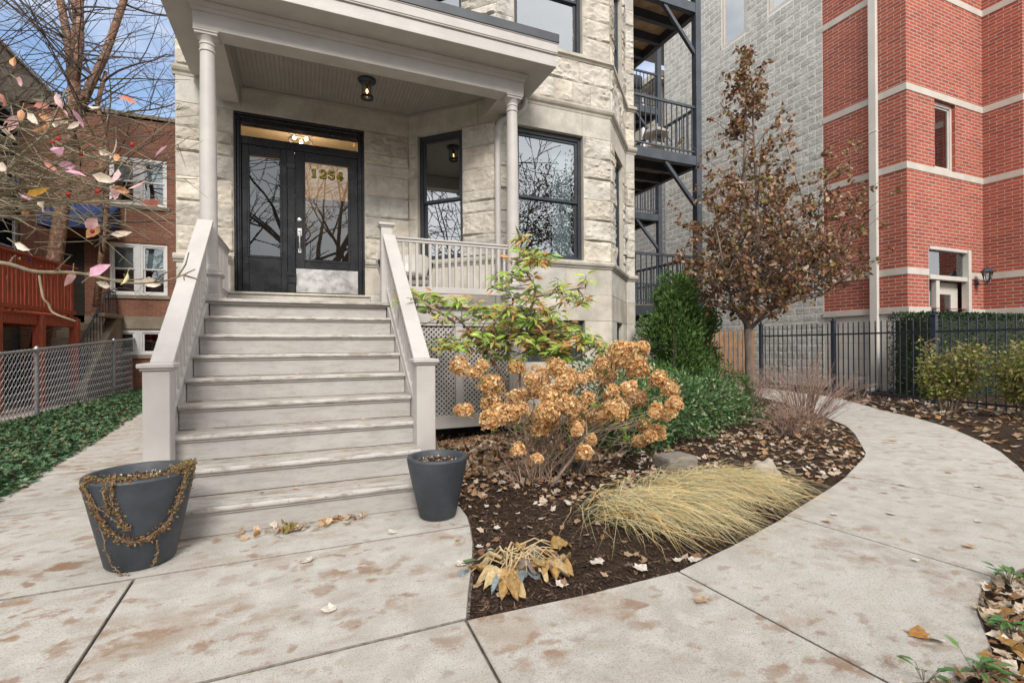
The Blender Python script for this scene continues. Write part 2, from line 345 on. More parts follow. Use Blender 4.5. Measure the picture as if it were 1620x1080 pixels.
def bricks(name, c1, c2, mortar, bw=0.29, bh=0.085, ms=0.011, bs=0.5, dark=None, rough=0.85, split=0.0, off=0.5):
    m, nt, b = newmat(name)
    t = N(nt, 'ShaderNodeTexCoord'); br = N(nt, 'ShaderNodeTexBrick')
    br.offset = off; br.inputs['Scale'].default_value = 1.0; br.inputs['Brick Width'].default_value = bw; br.inputs['Row Height'].default_value = bh
    br.inputs['Mortar Size'].default_value = ms; br.inputs['Mortar Smooth'].default_value = 0.15; br.inputs['Bias'].default_value = -0.1
    br.inputs['Color1'].default_value = (*c1, 1); br.inputs['Color2'].default_value = (*c2, 1); br.inputs['Mortar'].default_value = (*mortar, 1)
    # a little wobble so that joints are not ruler straight
    wn = N(nt, 'ShaderNodeTexNoise'); wn.inputs['Scale'].default_value = 4.0; wn.inputs['Detail'].default_value = 3; nt.links.new(t.outputs['UV'], wn.inputs['Vector'])
    ma = N(nt, 'ShaderNodeVectorMath', operation='MULTIPLY_ADD'); ma.inputs[1].default_value = (0.008, 0.006, 0); nt.links.new(wn.outputs['Color'], ma.inputs[0]); nt.links.new(t.outputs['UV'], ma.inputs[2])
    nt.links.new(ma.outputs[0], br.inputs['Vector'])
    f = tnoise(nt, t.outputs['UV'], 1.3, 6, 0.65); g = tnoise(nt, t.outputs['UV'], 28, 5, 0.7)
    col = mix(nt, rng_(nt, f, 0.3, 0.75, 0, 0.38), br.outputs['Color'], tuple(x * 0.58 for x in c1))
    stz = N(nt, 'ShaderNodeMapping'); stz.inputs['Scale'].default_value = (1.6, 0.22, 1); nt.links.new(t.outputs['UV'], stz.inputs['Vector'])
    col = mix(nt, rng_(nt, tnoise(nt, stz.outputs[0], 2.0, 6, 0.65), 0.50, 0.80, 0, 0.45), col, tuple(0.5 * x + 0.05 for x in c2))
    col = mix(nt, rng_(nt, g, 0.45, 0.75, 0, 0.3), col, tuple(min(1, x * 1.35) for x in c2))
    if dark:
        cell = N(nt, 'ShaderNodeTexBrick'); cell.offset = off
        for k in ('Scale', 'Brick Width', 'Row Height', 'Mortar Size'): cell.inputs[k].default_value = br.inputs[k].default_value
        cell.inputs['Bias'].default_value = -0.78; cell.inputs['Color1'].default_value = (0, 0, 0, 1); cell.inputs['Color2'].default_value = (1, 1, 1, 1); cell.inputs['Mortar'].default_value = (0, 0, 0, 1)
        nt.links.new(ma.outputs[0], cell.inputs['Vector'])
        col = mix(nt, math_(nt, 'MULTIPLY', cell.outputs['Color'], 0.7), col, dark)
    nt.links.new(col, b.inputs['Base Color']); b.inputs['Roughness'].default_value = rough; b.inputs['Specular IOR Level'].default_value = 0.25
    inv = math_(nt, 'SUBTRACT', 1.0, br.outputs['Fac'])
    p = bump(nt, b, inv, bs, 0.012)
    if split:
        h = math_(nt, 'MULTIPLY', tnoise(nt, t.outputs['UV'], 9, 8, 0.72, 0.8), inv)
        p = bump(nt, b, h, split, 0.16, p)
        rk = tnoise(nt, t.outputs['UV'], 16, 8, 0.8, 0.5); col = mix(nt, math_(nt, 'MULTIPLY', rng_(nt, rk, 0.52, 0.72, 0, 0.5), inv), col, tuple(x * 0.55 for x in c2)); nt.links.new(col, b.inputs['Base Color'])
    bump(nt, b, tnoise(nt, t.outputs['UV'], 60, 5, 0.7), 0.3, 0.008, p)
    return m
def mulchmat(name, c1=(0.018, 0.012, 0.009), c2=(0.105, 0.066, 0.043)):
    m, nt, b = newmat(name); v = coords(nt)
    a = tnoise(nt, v, 55, 6, 0.75, 0.6); f = tnoise(nt, v, 2.0, 4)
    c = mix(nt, rng_(nt, a, 0.35, 0.72), c1, c2); c = mix(nt, rng_(nt, f, 0.4, 0.7, 0, 0.5), c, tuple(x * 0.55 for x in c2))
    nt.links.new(c, b.inputs['Base Color']); b.inputs['Roughness'].default_value = 0.95; b.inputs['Specular IOR Level'].default_value = 0.15
    bump(nt, b, a, 0.9, 0.03); return m
M = {}
M['concrete'] = concrete('walk_concrete')
M['joint'] = simple('joint_dirt', (0.19, 0.165, 0.14), 0.95, 0.3, 30)
M['mulch'] = mulchmat('bark_mulch'); M['soil'] = mulchmat('soil', (0.03, 0.022, 0.016), (0.11, 0.08, 0.055))
M['yard'] = simple('yard_paving', (0.31, 0.25, 0.21), 0.9, 0.25, 3, 0.3, 40, dirt=(0.10, 0.075, 0.055))
M['rock'] = limestone('rock_faced_limestone', (0.525, 0.49, 0.435), 0.45, True, 0.30); M['smooth'] = limestone('dressed_limestone', (0.49, 0.465, 0.42), 0.12, True, 0.40)
M['mortar'] = simple('lime_mortar', (0.43, 0.385, 0.315), 0.95, 0.2, 8, 0.3, 80)
M['paint'] = paintwood('taupe_paint'); M['paint_worn'] = paintwood('worn_tread_paint', (0.46, 0.435, 0.41), 0.9, 0.5)
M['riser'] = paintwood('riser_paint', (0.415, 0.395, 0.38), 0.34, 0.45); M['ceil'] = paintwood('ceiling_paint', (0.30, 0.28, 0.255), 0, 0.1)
M['flash'] = simple('roof_edge_flashing', (0.055, 0.062, 0.072), 0.45, 0.15, 3, 0.05)
M['black'] = simple('black_door_paint', (0.0125, 0.0135, 0.0165), 0.30, 0.06, 2, 0.0, 40)
M['frame'] = simple('dark_window_frame', (0.030, 0.035, 0.042), 0.4, 0.15, 4, 0.03)
M['steel'] = simple('painted_steel', (0.050, 0.060, 0.075), 0.5, 0.2, 5, 0.1, 50); M['iron'] = simple('fence_iron', (0.028, 0.036, 0.052), 0.45, 0.25, 8, 0.12, 60)
M['nickel'] = simple('brushed_metal', (0.62, 0.61, 0.60), 0.34, 0.05, 3, 0.05, 60, metal=0.85)
M['glass'] = glassmat('window_glass', 0.40); M['doorglass'] = glassmat('door_glass', 0.13, (0.93, 0.93, 0.92)); M['glass_dim'] = glassmat('neighbour_glass', 0.22)
M['clear'] = glassmat('lantern_glass', 0.06, (0.95, 0.95, 0.95))
M['gold'] = simple('gold_leaf_numerals', (0.55, 0.42, 0.05), 0.5, 0.1, 20, 0); M['num_outline'] = simple('numeral_outline', (0.03, 0.028, 0.012), 0.6, 0.1, 20, 0)
M['hall'] = simple('hall_plaster', (0.50, 0.43, 0.33), 0.9, 0.04, 3, 0.03); M['dark'] = simple('dark_interior', (0.030, 0.026, 0.022), 0.9, 0.2, 2, 0)  # the near-black tone stands in for the darkness of unlit rooms and hollows
M['bulb'] = emis('warm_bulb', (1.0, 0.62, 0.25), 25.0); M['bulb2'] = emis('porch_bulb', (1.0, 0.55, 0.2), 4.0)
M['redbrick'] = bricks('red_face_brick', (0.40, 0.095, 0.058), (0.26, 0.062, 0.042), (0.44, 0.35, 0.295), ms=0.010, dark=(0.10, 0.045, 0.04))
M['oldbrick'] = bricks('old_orange_brick', (0.265, 0.110, 0.070), (0.19, 0.080, 0.054), (0.26, 0.175, 0.13), 0.21, 0.072, 0.009, 0.4, dark=(0.07, 0.035, 0.03))
M['tanbrick'] = bricks('tan_common_brick', (0.30, 0.235, 0.165), (0.235, 0.18, 0.125), (0.21, 0.18, 0.145), 0.21, 0.072, 0.010, 0.4, dark=(0.10, 0.08, 0.065))
M['cmu'] = bricks('split_face_block', (0.54, 0.52, 0.49), (0.46, 0.445, 0.42), (0.74, 0.725, 0.70), 0.42, 0.21, 0.016, 0.2, split=1.0, rough=0.95)
M['base_block'] = bricks('cast_base_block', (0.56, 0.52, 0.475), (0.53, 0.49, 0.45), (0.36, 0.335, 0.31), 0.80, 0.40, 0.008, 0.3)
M['cast'] = simple('cast_stone', (0.48, 0.44, 0.39), 0.85, 0.08, 3, 0.12, 70)
M['taupe_frame'] = simple('taupe_window_trim', (0.50, 0.465, 0.42), 0.5, 0.06, 4, 0.03); M['white'] = simple('white_trim', (0.72, 0.72, 0.72), 0.5, 0.06, 5, 0.05)
M['downspout'] = simple('painted_downspout', (0.58, 0.545, 0.50), 0.5, 0.06, 2, 0.04)
M['cedar'] = simple('cedar_picket', (0.24, 0.13, 0.065), 0.75, 0.25, 4, 0.25, 25, stretch=(8, 8, 1)); M['deckwood'] = simple('weathered_joist', (0.45, 0.33, 0.22), 0.8, 0.3, 4, 0.2, 20)
M['redstain'] = simple('red_stained_wood', (0.40, 0.086, 0.042), 0.6, 0.25, 4, 0.15, 25, stretch=(6, 6, 1)); M['awning'] = simple('blue_canvas', (0.012, 0.036, 0.13), 0.8, 0.15, 5, 0.1)
M['galv'] = simple('galvanised_wire', (0.42, 0.45, 0.48), 0.42, 0.12, 12, 0.1, 80, metal=0.55)
M['pot'] = simple('charcoal_planter', (0.036, 0.044, 0.054), 0.55, 0.25, 5, 0.25, 110, dirt=(0.085, 0.08, 0.075), dirt_amt=(0.56, 0.80))
M['bark'] = simple('grey_brown_bark', (0.15, 0.115, 0.095), 0.9, 0.35, 10, 0.6, 30, stretch=(1, 1, 0.4)); M['birchbark'] = simple('peeling_birch_bark', (0.165, 0.088, 0.056), 0.9, 0.4, 9, 0.9, 18, dirt=(0.48, 0.36, 0.27), dirt_amt=(0.52, 0.66))
M['twig'] = simple('brown_twig', (0.25, 0.185, 0.135), 0.85, 0.3, 14, 0.2); M['darktwig'] = simple('dark_twig', (0.085, 0.066, 0.058), 0.9, 0.3, 10, 0.2); M['greentwig'] = simple('olive_twig', (0.20, 0.165, 0.105), 0.75, 0.35, 12, 0.25, 60)
M['redtwig'] = simple('spirea_twig', (0.30, 0.205, 0.165), 0.85, 0.3, 14, 0.2)
M['leaf'] = leafmat('leaf'); M['dryleaf'] = leafmat('dry_leaf', 0.22, 0.75, 0.3, 60); M['glossleaf'] = leafmat('glossy_leaf', 0.12, 0.38, 0.2, 50); M['flower'] = leafmat('dry_petal', 0.42, 0.8, 0.25, 90)
M['blade'] = leafmat('grass_blade', 0.2, 0.6, 0.15, 30); M['chip'] = leafmat('bark_chip', 0.0, 0.9, 0.3, 60)
M['fieldstone'] = limestone('field_stone', (0.26, 0.235, 0.20), 0.6, False, 0.4); M['darkstone'] = limestone('dark_stone', (0.12, 0.125, 0.13), 0.5, False, 0.3); M['palestone'] = limestone('pale_stone', (0.48, 0.42, 0.35), 0.5, False, 0.3); M['moss'] = simple('mossy_stone', (0.12, 0.095, 0.045), 0.95, 0.4, 12, 0.6, 40)
M['chair'] = simple('off_white_resin', (0.40, 0.38, 0.345), 0.5, 0.08, 6, 0.1); M['lantern_stone'] = limestone('lantern_stone', (0.42, 0.41, 0.39), 0.4, False, 0.2)
M['beige'] = simple('beige_siding', (0.50, 0.43, 0.34), 0.7, 0.06, 3, 0.05); M['step'] = limestone('old_stone_step', (0.28, 0.235, 0.18), 0.35, False, 0.5)
M['blind'] = simple('window_blind', (0.30, 0.38, 0.38), 0.8, 0.1, 3, 0); M['asphalt'] = simple('asphalt', (0.05, 0.05, 0.05), 0.9, 0.2, 20, 0.3); M['grass'] = simple('lawn', (0.05, 0.07, 0.025), 0.95, 0.4, 30, 0.6, 60)

M['split_block'] = limestone('split_face_stone', (0.52, 0.505, 0.47), 0.8, True, 0.12); M['pale_mortar'] = simple('pale_mortar', (0.74, 0.725, 0.69), 0.9, 0.08, 10, 0.2, 60)
M['paint_dirty'] = paintwood('dirty_tread_paint', (0.40, 0.365, 0.325), 1.0, 0.6)
# ------------------------------------------------------------------ the ground, the walk, the beds
g = MB(); g.quad((-150, -150, -0.10), (150, -150, -0.10), (150, 150, -0.10), (-150, 150, -0.10))
tag(g.build('ground', M['soil']), kind='structure')
g = MB(); g.box(-60, 60, -14.5, -7.5, -0.16, -0.07); tag(g.build('road', M['asphalt']), kind='structure')
g = MB(); g.box(-60, 60, -7.3, -4.6, -0.095, -0.012); g.box(-60, -2.3, -4.6, 0.4, -0.095, -0.02); g.box(6, 60, -4.6, -1, -0.095, -0.02)
tag(g.build('lawn', M['grass']), kind='structure')
g = MB(); g.box(-40, 40, -4.55, -3.0, -0.08, 0.0); tag(g.build('sidewalk', M['concrete'], bevel=0.012), kind='structure')
def ivx(y): return -2.27 - (y - 5.25) * 0.095
SLABS = [
 [(-2.03,3.126),(1.012,3.126),(1.05,3.3),(1.065,3.52),(1.02,3.72),(-0.90,3.72),(-0.90,4.655),(ivx(4.655),4.655)],
 [(ivx(4.667),4.667),(-0.90,4.667),(-0.90,6.0),(ivx(6.0),6.0)], [(ivx(6.012),6.012),(-0.9,6.012),(-0.9,7.3),(ivx(7.3),7.3)],
 [(ivx(7.312),7.312),(-1.56,7.312),(-1.56,8.7),(ivx(8.7),8.7)], [(ivx(8.712),8.712),(-1.56,8.712),(-1.56,10.2),(ivx(10.2),10.2)],
 [(ivx(10.212),10.212),(-1.56,10.212),(-1.56,14),(ivx(14),14)], [(ivx(14.01),14.01),(-1.56,14.01),(-1.56,22),(ivx(22),22)],
 [(-0.785,2.056),(0.651,2.068),(0.726,2.273),(0.84,2.559),(0.939,2.844),(1.009,3.114),(-0.815,3.114)],
 [(-1.95,0.2),(-0.745,0.2),(-0.797,2.05),(-0.827,3.114),(-2.03,3.114)],
 [(-0.733,0.2),(0.600,0.2),(0.640,2.056),(-0.785,2.044)],
 [(0.612,0.2),(1.80,0.2),(1.895,1.03),(1.814,2.048),(1.255,2.037),(0.652,2.058)],
 [(1.907,1.06),(2.114,1.0),(2.30,1.0),(2.498,1.05),(2.75,1.2),(3.077,1.324),(3.243,1.33),(3.10,2.41),(3.003,2.373),(2.344,2.178),(1.827,2.052)],
 [(3.255,1.332),(3.6,1.335),(4.2,1.49),(4.786,1.775),(4.503,2.895),(4.0,2.71),(3.55,2.56),(3.112,2.415)],
 [(4.798,1.78),(5.5,2.03),(6.11,2.319),(6.42,2.49),(5.93,3.635),(5.65,3.43),(5.403,3.292),(4.515,2.905)],
 [(6.43,2.497),(6.614,2.61),(7.0,2.84),(7.567,3.257),(8.20,3.80),(7.236,4.655),(6.7,4.2),(6.112,3.766),(5.94,3.643)],
 [(8.208,3.81),(8.476,4.07),(9.001,4.709),(9.35,5.25),(8.60,6.35),(8.3,6.0),(7.983,5.602),(7.245,4.665)],
 [(9.357,5.262),(9.49,5.497),(10.12,6.245),(10.9,7.43),(11.4,9.4),(9.9,9.6),(9.75,8.9),(9.5,8.1),(8.61,6.362)],
 [(9.9,9.612),(11.4,9.412),(11.6,18),(10.2,18)],
 [(-1.9,-3.0),(-0.72,-3.0),(-0.745,0.188),(-1.95,0.188)], [(-0.708,-3.0),(0.55,-3.0),(0.6,0.188),(-0.733,0.188)], [(0.562,-3.0),(1.7,-3.0),(1.80,0.188),(0.612,0.188)],
]
g = MB()
for P in SLABS: g.slab(P, -0.09, R.uniform(-0.002, 0.002))
tag(g.build('concrete_walk', [M['concrete'], M['joint']], bevel=0.004), kind='structure')
g = MB()                                                     # dirt in the joints, 12 mm below the slabs
for P in SLABS:
    cx = sum(p[0] for p in P) / len(P); cy = sum(p[1] for p in P) / len(P)
    g.add([(p[0] + (0.009 if p[0] > cx else -0.009), p[1] + (0.009 if p[1] > cy else -0.009), -0.020 - 0.0006 * (SLABS.index(P) % 7)) for p in P], [tuple(range(len(P)))])
tag(g.build('joint_dirt', M['joint']), kind='structure')
BED = [(0.653,2.075),(1.255,2.04),(1.82,2.055),(2.344,2.178),(3.003,2.373),(3.551,2.56),(4.507,2.90),(5.403,3.292),(5.93,3.64),(6.112,3.766),(6.7,4.2),(7.236,4.66),(7.983,5.602),(8.6,6.36),(9.5,8.1),(9.9,9.7),(5.9,9.9),(5.72,7.55),(5.52,7.55),(4.47,6.5),(2.7,6.4),(1.0,5.85),(1.0,3.62),(1.065,3.519),(1.02,3.156),(0.939,2.844),(0.84,2.559),(0.726,2.273)]
BED2 = [(3.25,1.34),(3.6,1.335),(4.2,1.49),(4.786,1.775),(5.5,2.03),(6.11,2.319),(6.614,2.61),(7.0,2.84),(7.567,3.257),(8.476,4.07),(9.0,4.709),(9.49,5.497),(10.12,6.245),(10.9,7.43),(11.4,9.4),(16.4,9.4),(17,2),(17,-0.4),(8,-1.0),(3,-1.2)]
BED3 = [(1.9,-2.9),(1.81,0.2),(1.9,1.05),(2.114,1.0),(2.30,1.0),(2.498,1.05),(2.75,1.2),(3.077,1.324),(3.4,1.34),(5.9,-1.0),(6,-3)]
def inpoly(x, y, P):
    c = False; n = len(P); j = n - 1
    for i in range(n):
        if (P[i][1] > y) != (P[j][1] > y) and x < (P[j][0] - P[i][0]) * (y - P[i][1]) / (P[j][1] - P[i][1]) + P[i][0]: c = not c
        j = i
    return c
def edist(x, y, P):
    d = 1e9; n = len(P)
    for i in range(n):
        ax, ay = P[i]; bx, by = P[(i + 1) % n]; dx, dy = bx - ax, by - ay
        t = max(0, min(1, ((x - ax) * dx + (y - ay) * dy) / (dx * dx + dy * dy + 1e-12)))
        d = min(d, (x - ax - dx * t) ** 2 + (y - ay - dy * t) ** 2)
    return sqrt(d)
def bedz(x, y):
    for P, hh in ((BED, 0.075), (BED2, 0.05), (BED3, 0.03)):
        if inpoly(x, y, P):
            k = smooth01(edist(x, y, P) / 0.55)
            return -0.022 + hh * k + 0.014 * noise.noise(Vector((x * 3.1, y * 3.1, 0))) * k + 0.010 * noise.noise(Vector((x * 11, y * 11, 3))) * min(1, k * 2)
    return -0.03
g = MB(); st = 0.09; nx, ny = int(16.9 / st), int(12.6 / st)
for j in range(ny + 1):
    for i in range(nx + 1):
        x, y = 0.3 + i * st, -2.9 + j * st; g.v.append((x, y, bedz(x, y))); g.c.append((1, 1, 1))
g.f = [(j * (nx + 1) + i, j * (nx + 1) + i + 1, (j + 1) * (nx + 1) + i + 1, (j + 1) * (nx + 1) + i) for j in range(ny) for i in range(nx)]; g.mi = [0] * len(g.f)
tag(g.build('garden_bed', M['mulch'], smooth=True), kind='structure')
g = MB(); g.box(-30, -4.52, 3, 30, -0.09, -0.015); tag(g.build('neighbour_yard', M['yard']), kind='structure')
g = MB(); g.prism([(-4.5,2),(-1.9,2),(ivx(22),22),(-4.5,22)], -0.09, -0.03); tag(g.build('planting_strip', M['soil']), kind='structure')
g = MB(); g.prism([(12.2,3.6),(16.2,3.6),(16.2,4.8),(12.2,4.8)], -0.05, 0.055); tag(g.build('neighbour_walk', M['concrete'], bevel=0.01), kind='structure')
# ------------------------------------------------------------------ the stone house
house = thing('stone_house', 'grey limestone house with an angled bay, a black double door and dark framed windows', 'house', (2.1, 7.55, 0))
PF, PA, PB, PC, PD, PE = V(-1.52,7.55,0), V(1.50,7.55,0), V(2.55,6.50,0), V(4.47,6.50,0), V(5.52,7.55,0), V(5.72,7.55,0)
ROUGH = (1.0, 0.98, 0.95)
def block(mb, P, U, Nn, u0, u1, z0, z1, rough, rng, tone, step=0.019, deep=1.0, gap=0.005, fq=1.0):
    u0 += gap; u1 -= gap; z0 += gap; z1 -= gap
    if u1 - u0 < 0.03 or z1 - z0 < 0.03: return
    if not rough:
        d = rng.uniform(0.004, 0.007); c = [(u0,0),(u1,0)]
        a = [P + U * u + Nn * d + V(0,0,z) for u, z in ((u0,z0),(u1,z0),(u1,z1),(u0,z1))]; b = [p - Nn * 0.012 for p in a]
        mb.add(a + b, [(0,1,2,3),(0,4,5,1),(1,5,6,2),(2,6,7,3),(3,7,4,0)], tone); return
    nu = max(4, int((u1 - u0) / step)); nv = max(4, int((z1 - z0) / step)); sd = rng.uniform(0, 500); amp = rng.uniform(0.75, 1.25) * deep
    tx, tz = rng.uniform(-0.018, 0.018), rng.uniform(-0.016, 0.016); vs = []
    for j in range(nv + 1):
        for i in range(nu + 1):
            u = u0 + (u1 - u0) * i / nu; z = z0 + (z1 - z0) * j / nv
            e = min(u - u0, u1 - u, z - z0, z1 - z); f = smooth01(e / 0.013)
            q = Vector((u * 3.4 + sd, z * 4.6, sd * 0.3)) * fq
            h = 0.015 + 0.028 * noise.noise(q) + 0.026 * abs(noise.noise(q * 2.3)) + 0.016 * noise.noise(q * 5.1) + 0.012 * noise.noise(q * 11) + 0.007 * noise.noise(q * 23)
            # conchoidal chips: facets from a cell pattern
            dd, pp = noise.voronoi(q * 1.6); h += 0.022 * (0.5 - min(1, dd[0]))
            h += tx * (2 * i / nu - 1) + tz * (2 * j / nv - 1)
            vs.append(P + U * u + Nn * (0.003 + f * max(0.004, h) * amp * 0.76) + V(0, 0, z))
    mb.add(vs, [(j*(nu+1)+i, j*(nu+1)+i+1, (j+1)*(nu+1)+i+1, (j+1)*(nu+1)+i) for j in range(nv) for i in range(nu)], tone)
def spans(L0, L1, za, zb, holes):
    iv = [(L0, L1)]
    for (a, b, c, d) in holes:
        if d <= za + 1e-4 or c >= zb - 1e-4: continue
        nv = []
        for (p, q) in iv:
            if b <= p or a >= q: nv.append((p, q)); continue
            if a > p: nv.append((p, a))
            if b < q: nv.append((b, q))
        iv = nv
    return iv
ROWS = [(0,0.60,0),(0.60,0.95,0),(0.95,1.57,0),(1.57,1.97,0),(1.97,2.38,0),(2.38,2.48,2)] + [(2.48+0.32*i, 2.80+0.32*i, 1) for i in range(6)] + [(4.40,4.75,0),(4.75,4.88,2),(4.88,5.21,1),(5.21,5.54,1),(5.54,5.63,2)] + [(5.63+0.30*i, 5.93+0.30*i, 1) for i in range(6)] + [(7.43,9.6,0)]
smooth_mb, mort = MB(), MB()
rs = random.Random(21)
def facade(P, Q, holes, depth=0.14):
    rough_mbs = {}
    U = (Q - P); L = U.length; U = U / L; Nn = V(U.y, -U.x, 0)
    for (za, zb, kind) in ROWS:
        for (a, b) in spans(0, L, za, zb, holes):
            A = P + U * a; B = P + U * b
            mort.quad((A.x, A.y, za), (B.x, B.y, za), (B.x, B.y, zb), (A.x, A.y, zb))
            if kind == 2: continue
            u = a
            while u < b - 1e-3:
                wd = rs.uniform(0.30, 0.78) if kind == 1 else rs.uniform(0.7, 1.5)
                if b - (u + wd) < 0.22: wd = b - u
                k = rs.uniform(0.86, 1.1); wm = rs.uniform(-0.02, 0.03); t = (min(1.15, k * (1 + wm)), k, k * (1 - wm * 1.6))
                rough_mb = rough_mbs.setdefault((0 if za < 4.5 else 1 if za < 5.6 else 2, a < 0.01), MB())
                if kind == 1 and rs.random() < 0.16 and wd > 0.3:
                    zm = (za + zb) / 2; block(rough_mb, P, U, Nn, u, u + wd, za, zm, True, rs, t); block(rough_mb, P, U, Nn, u, u + wd, zm, zb, True, rs, (t[0]*0.94, t[1]*0.93, t[2]*0.91))
                else: block(rough_mb if kind == 1 else smooth_mb, P, U, Nn, u, u + wd, za, zb, kind == 1, rs, t)
                u += wd
    for (a, b, c, d) in holes:               # dressed reveals
        q = [(a, c), (b, c), (b, d), (a, d)]
        for i in range(4):
            (u1, z1), (u2, z2) = q[i], q[(i + 1) % 4]
            p1 = P + U * u1 + V(0,0,z1); p2 = P + U * u2 + V(0,0,z2)
            smooth_mb.quad(p1, p2, p2 - Nn * depth, p1 - Nn * depth, (0.92, 0.9, 0.86))
        for uu in (a, b):                    # plain margin drafted round each opening
            s_ = -1 if uu == a else 1
    for q_ in rough_mbs.values(): q_.build('rock_faced_wall', M['rock'], house, smooth=True, angle=32)
    return U, Nn
LF = (PB - PA).length
HOLES = dict(entry=[(0.66, 2.36, 0.0, 4.40)], left=[(0.155, 0.925, 2.48, 4.40), (0.155, 0.925, 5.63, 7.43)], front=[(0.28, 1.42, 2.48, 4.40), (0.41, 1.43, 0.95, 1.57), (0.28, 1.42, 5.63, 7.43)],
             right=[(0.36, 1.16, 2.48, 4.40), (0.36, 1.16, 5.63, 7.43), (0.45, 1.05, 0.95, 1.57)], end=[])
UF = facade(PF, PA, HOLES['entry']); UL = facade(PA, PB, HOLES['left']); UC = facade(PB, PC, HOLES['front']); UR = facade(PC, PD, HOLES['right']); UE = facade(PD, PE, [])
smooth_mb.build('dressed_wall', M['smooth'], house); mort.build('mortar_joints', M['mortar'], house)
def mitre_path(pts):
    out = []
    for i, p in enumerate(pts):
        ns = []
        if i > 0: d = (p - pts[i-1]).normalized(); ns.append(V(d.y, -d.x, 0))
        if i < len(pts) - 1: d = (pts[i+1] - p).normalized(); ns.append(V(d.y, -d.x, 0))
        m_ = sum(ns, V(0,0,0)); m_.normalize(); out.append(m_ / max(0.3, m_.dot(ns[0])))
    return out
def sweep(mb, pts, prof, col=None, caps=True):
    ms_ = mitre_path(pts); n = len(prof); vs = []
    for p, m_ in zip(pts, ms_):
        for d, z in prof: vs.append(p + m_ * d + V(0, 0, z))
    fs = [(i*n+k, (i+1)*n+k, (i+1)*n+(k+1)%n, i*n+(k+1)%n) for i in range(len(pts)-1) for k in range(n)]
    if caps: fs += [tuple(range(n)), tuple(reversed(range((len(pts)-1)*n, len(pts)*n)))]
    mb.add(vs, fs, col)
line = [PF + V(-0.03,0,0), PA, PB, PC, PD, PE + V(0.03,0,0)]
dl = PF + V(0.66,0,0); dr = PF + V(2.36,0,0)
mb = MB()
sp = [(-0.04,2.375),(0.018,2.375),(0.03,2.40),(0.05,2.415),(0.062,2.445),(0.062,2.472),(0.0,2.492),(-0.04,2.492)]
sweep(mb, [PF + V(-0.03,0,0), dl], [(d, z - 0.06) for d, z in sp], (0.95,0.93,0.9)); sweep(mb, [dr, PA, PB, PC, PD, PE + V(0.03,0,0)], sp, (0.95,0.93,0.9))
mb.build('sill_course', M['smooth'], house)
mb = MB(); sweep(mb, line, [(-0.04,4.745),(0.012,4.745),(0.02,4.775),(0.045,4.80),(0.06,4.83),(0.06,4.86),(0.0,4.885),(-0.04,4.885)], (0.93,0.91,0.87)); mb.build('belt_course', M['smooth'], house)
mb = MB(); sweep(mb, line, [(-0.04,5.535),(0.02,5.535),(0.035,5.56),(0.06,5.575),(0.06,5.62),(0.0,5.64),(-0.04,5.64)], (0.93,0.91,0.87)); mb.build('belt_course', M['smooth'], house)
# sides, back, roof and the rooms behind the glass
mb = MB()
mb.wallquad((-1.52,22,0),(0,-1,0),14.45,0,9.6); mb.wallquad((5.72,7.55,0),(0,1,0),14.45,0,9.6); mb.wallquad((5.72,22,0),(-1,0,0),7.24,0,9.6)
mb.build('side_wall', M['tanbrick'], house)
mb = MB(); mb.prism([(-1.55,7.5),(1.5,7.5),(2.55,6.45),(4.47,6.45),(5.52,7.5),(5.75,7.5),(5.75,22.05),(-1.55,22.05)], 9.6, 9.9); mb.build('roof', M['flash'], house)
def room(poly, z0, z1, name, mat):
    mb = MB(); n = len(poly)
    mb.add([(x, y, z0) for x, y in poly] + [(x, y, z1) for x, y in poly], [tuple(range(n)), tuple(range(n, 2*n))] + [(i, i+1, n+i+1, n+i) for i in range(n-1)])
    return mb.build(name, mat, house)
bayp = [(5.63,7.72),(5.63,11.5),(1.40,11.5),(1.40,7.72),(1.62,7.68),(2.60,6.70),(4.42,6.70),(5.44,7.70)]
def bayroom(z0, z1):
    mb = MB(); n = len(bayp)
    mb.add([(x, y, z0) for x, y in bayp] + [(x, y, z1) for x, y in bayp], [tuple(range(n)), tuple(range(n, 2*n)), (0,1,n+1,n), (1,2,n+2,n+1), (2,3,n+3,n+2)])
    mb.build('bay_room', M['dark'], house)
bayroom(1.75, 4.70); bayroom(5.2, 8.3); bayroom(0.1, 1.65)
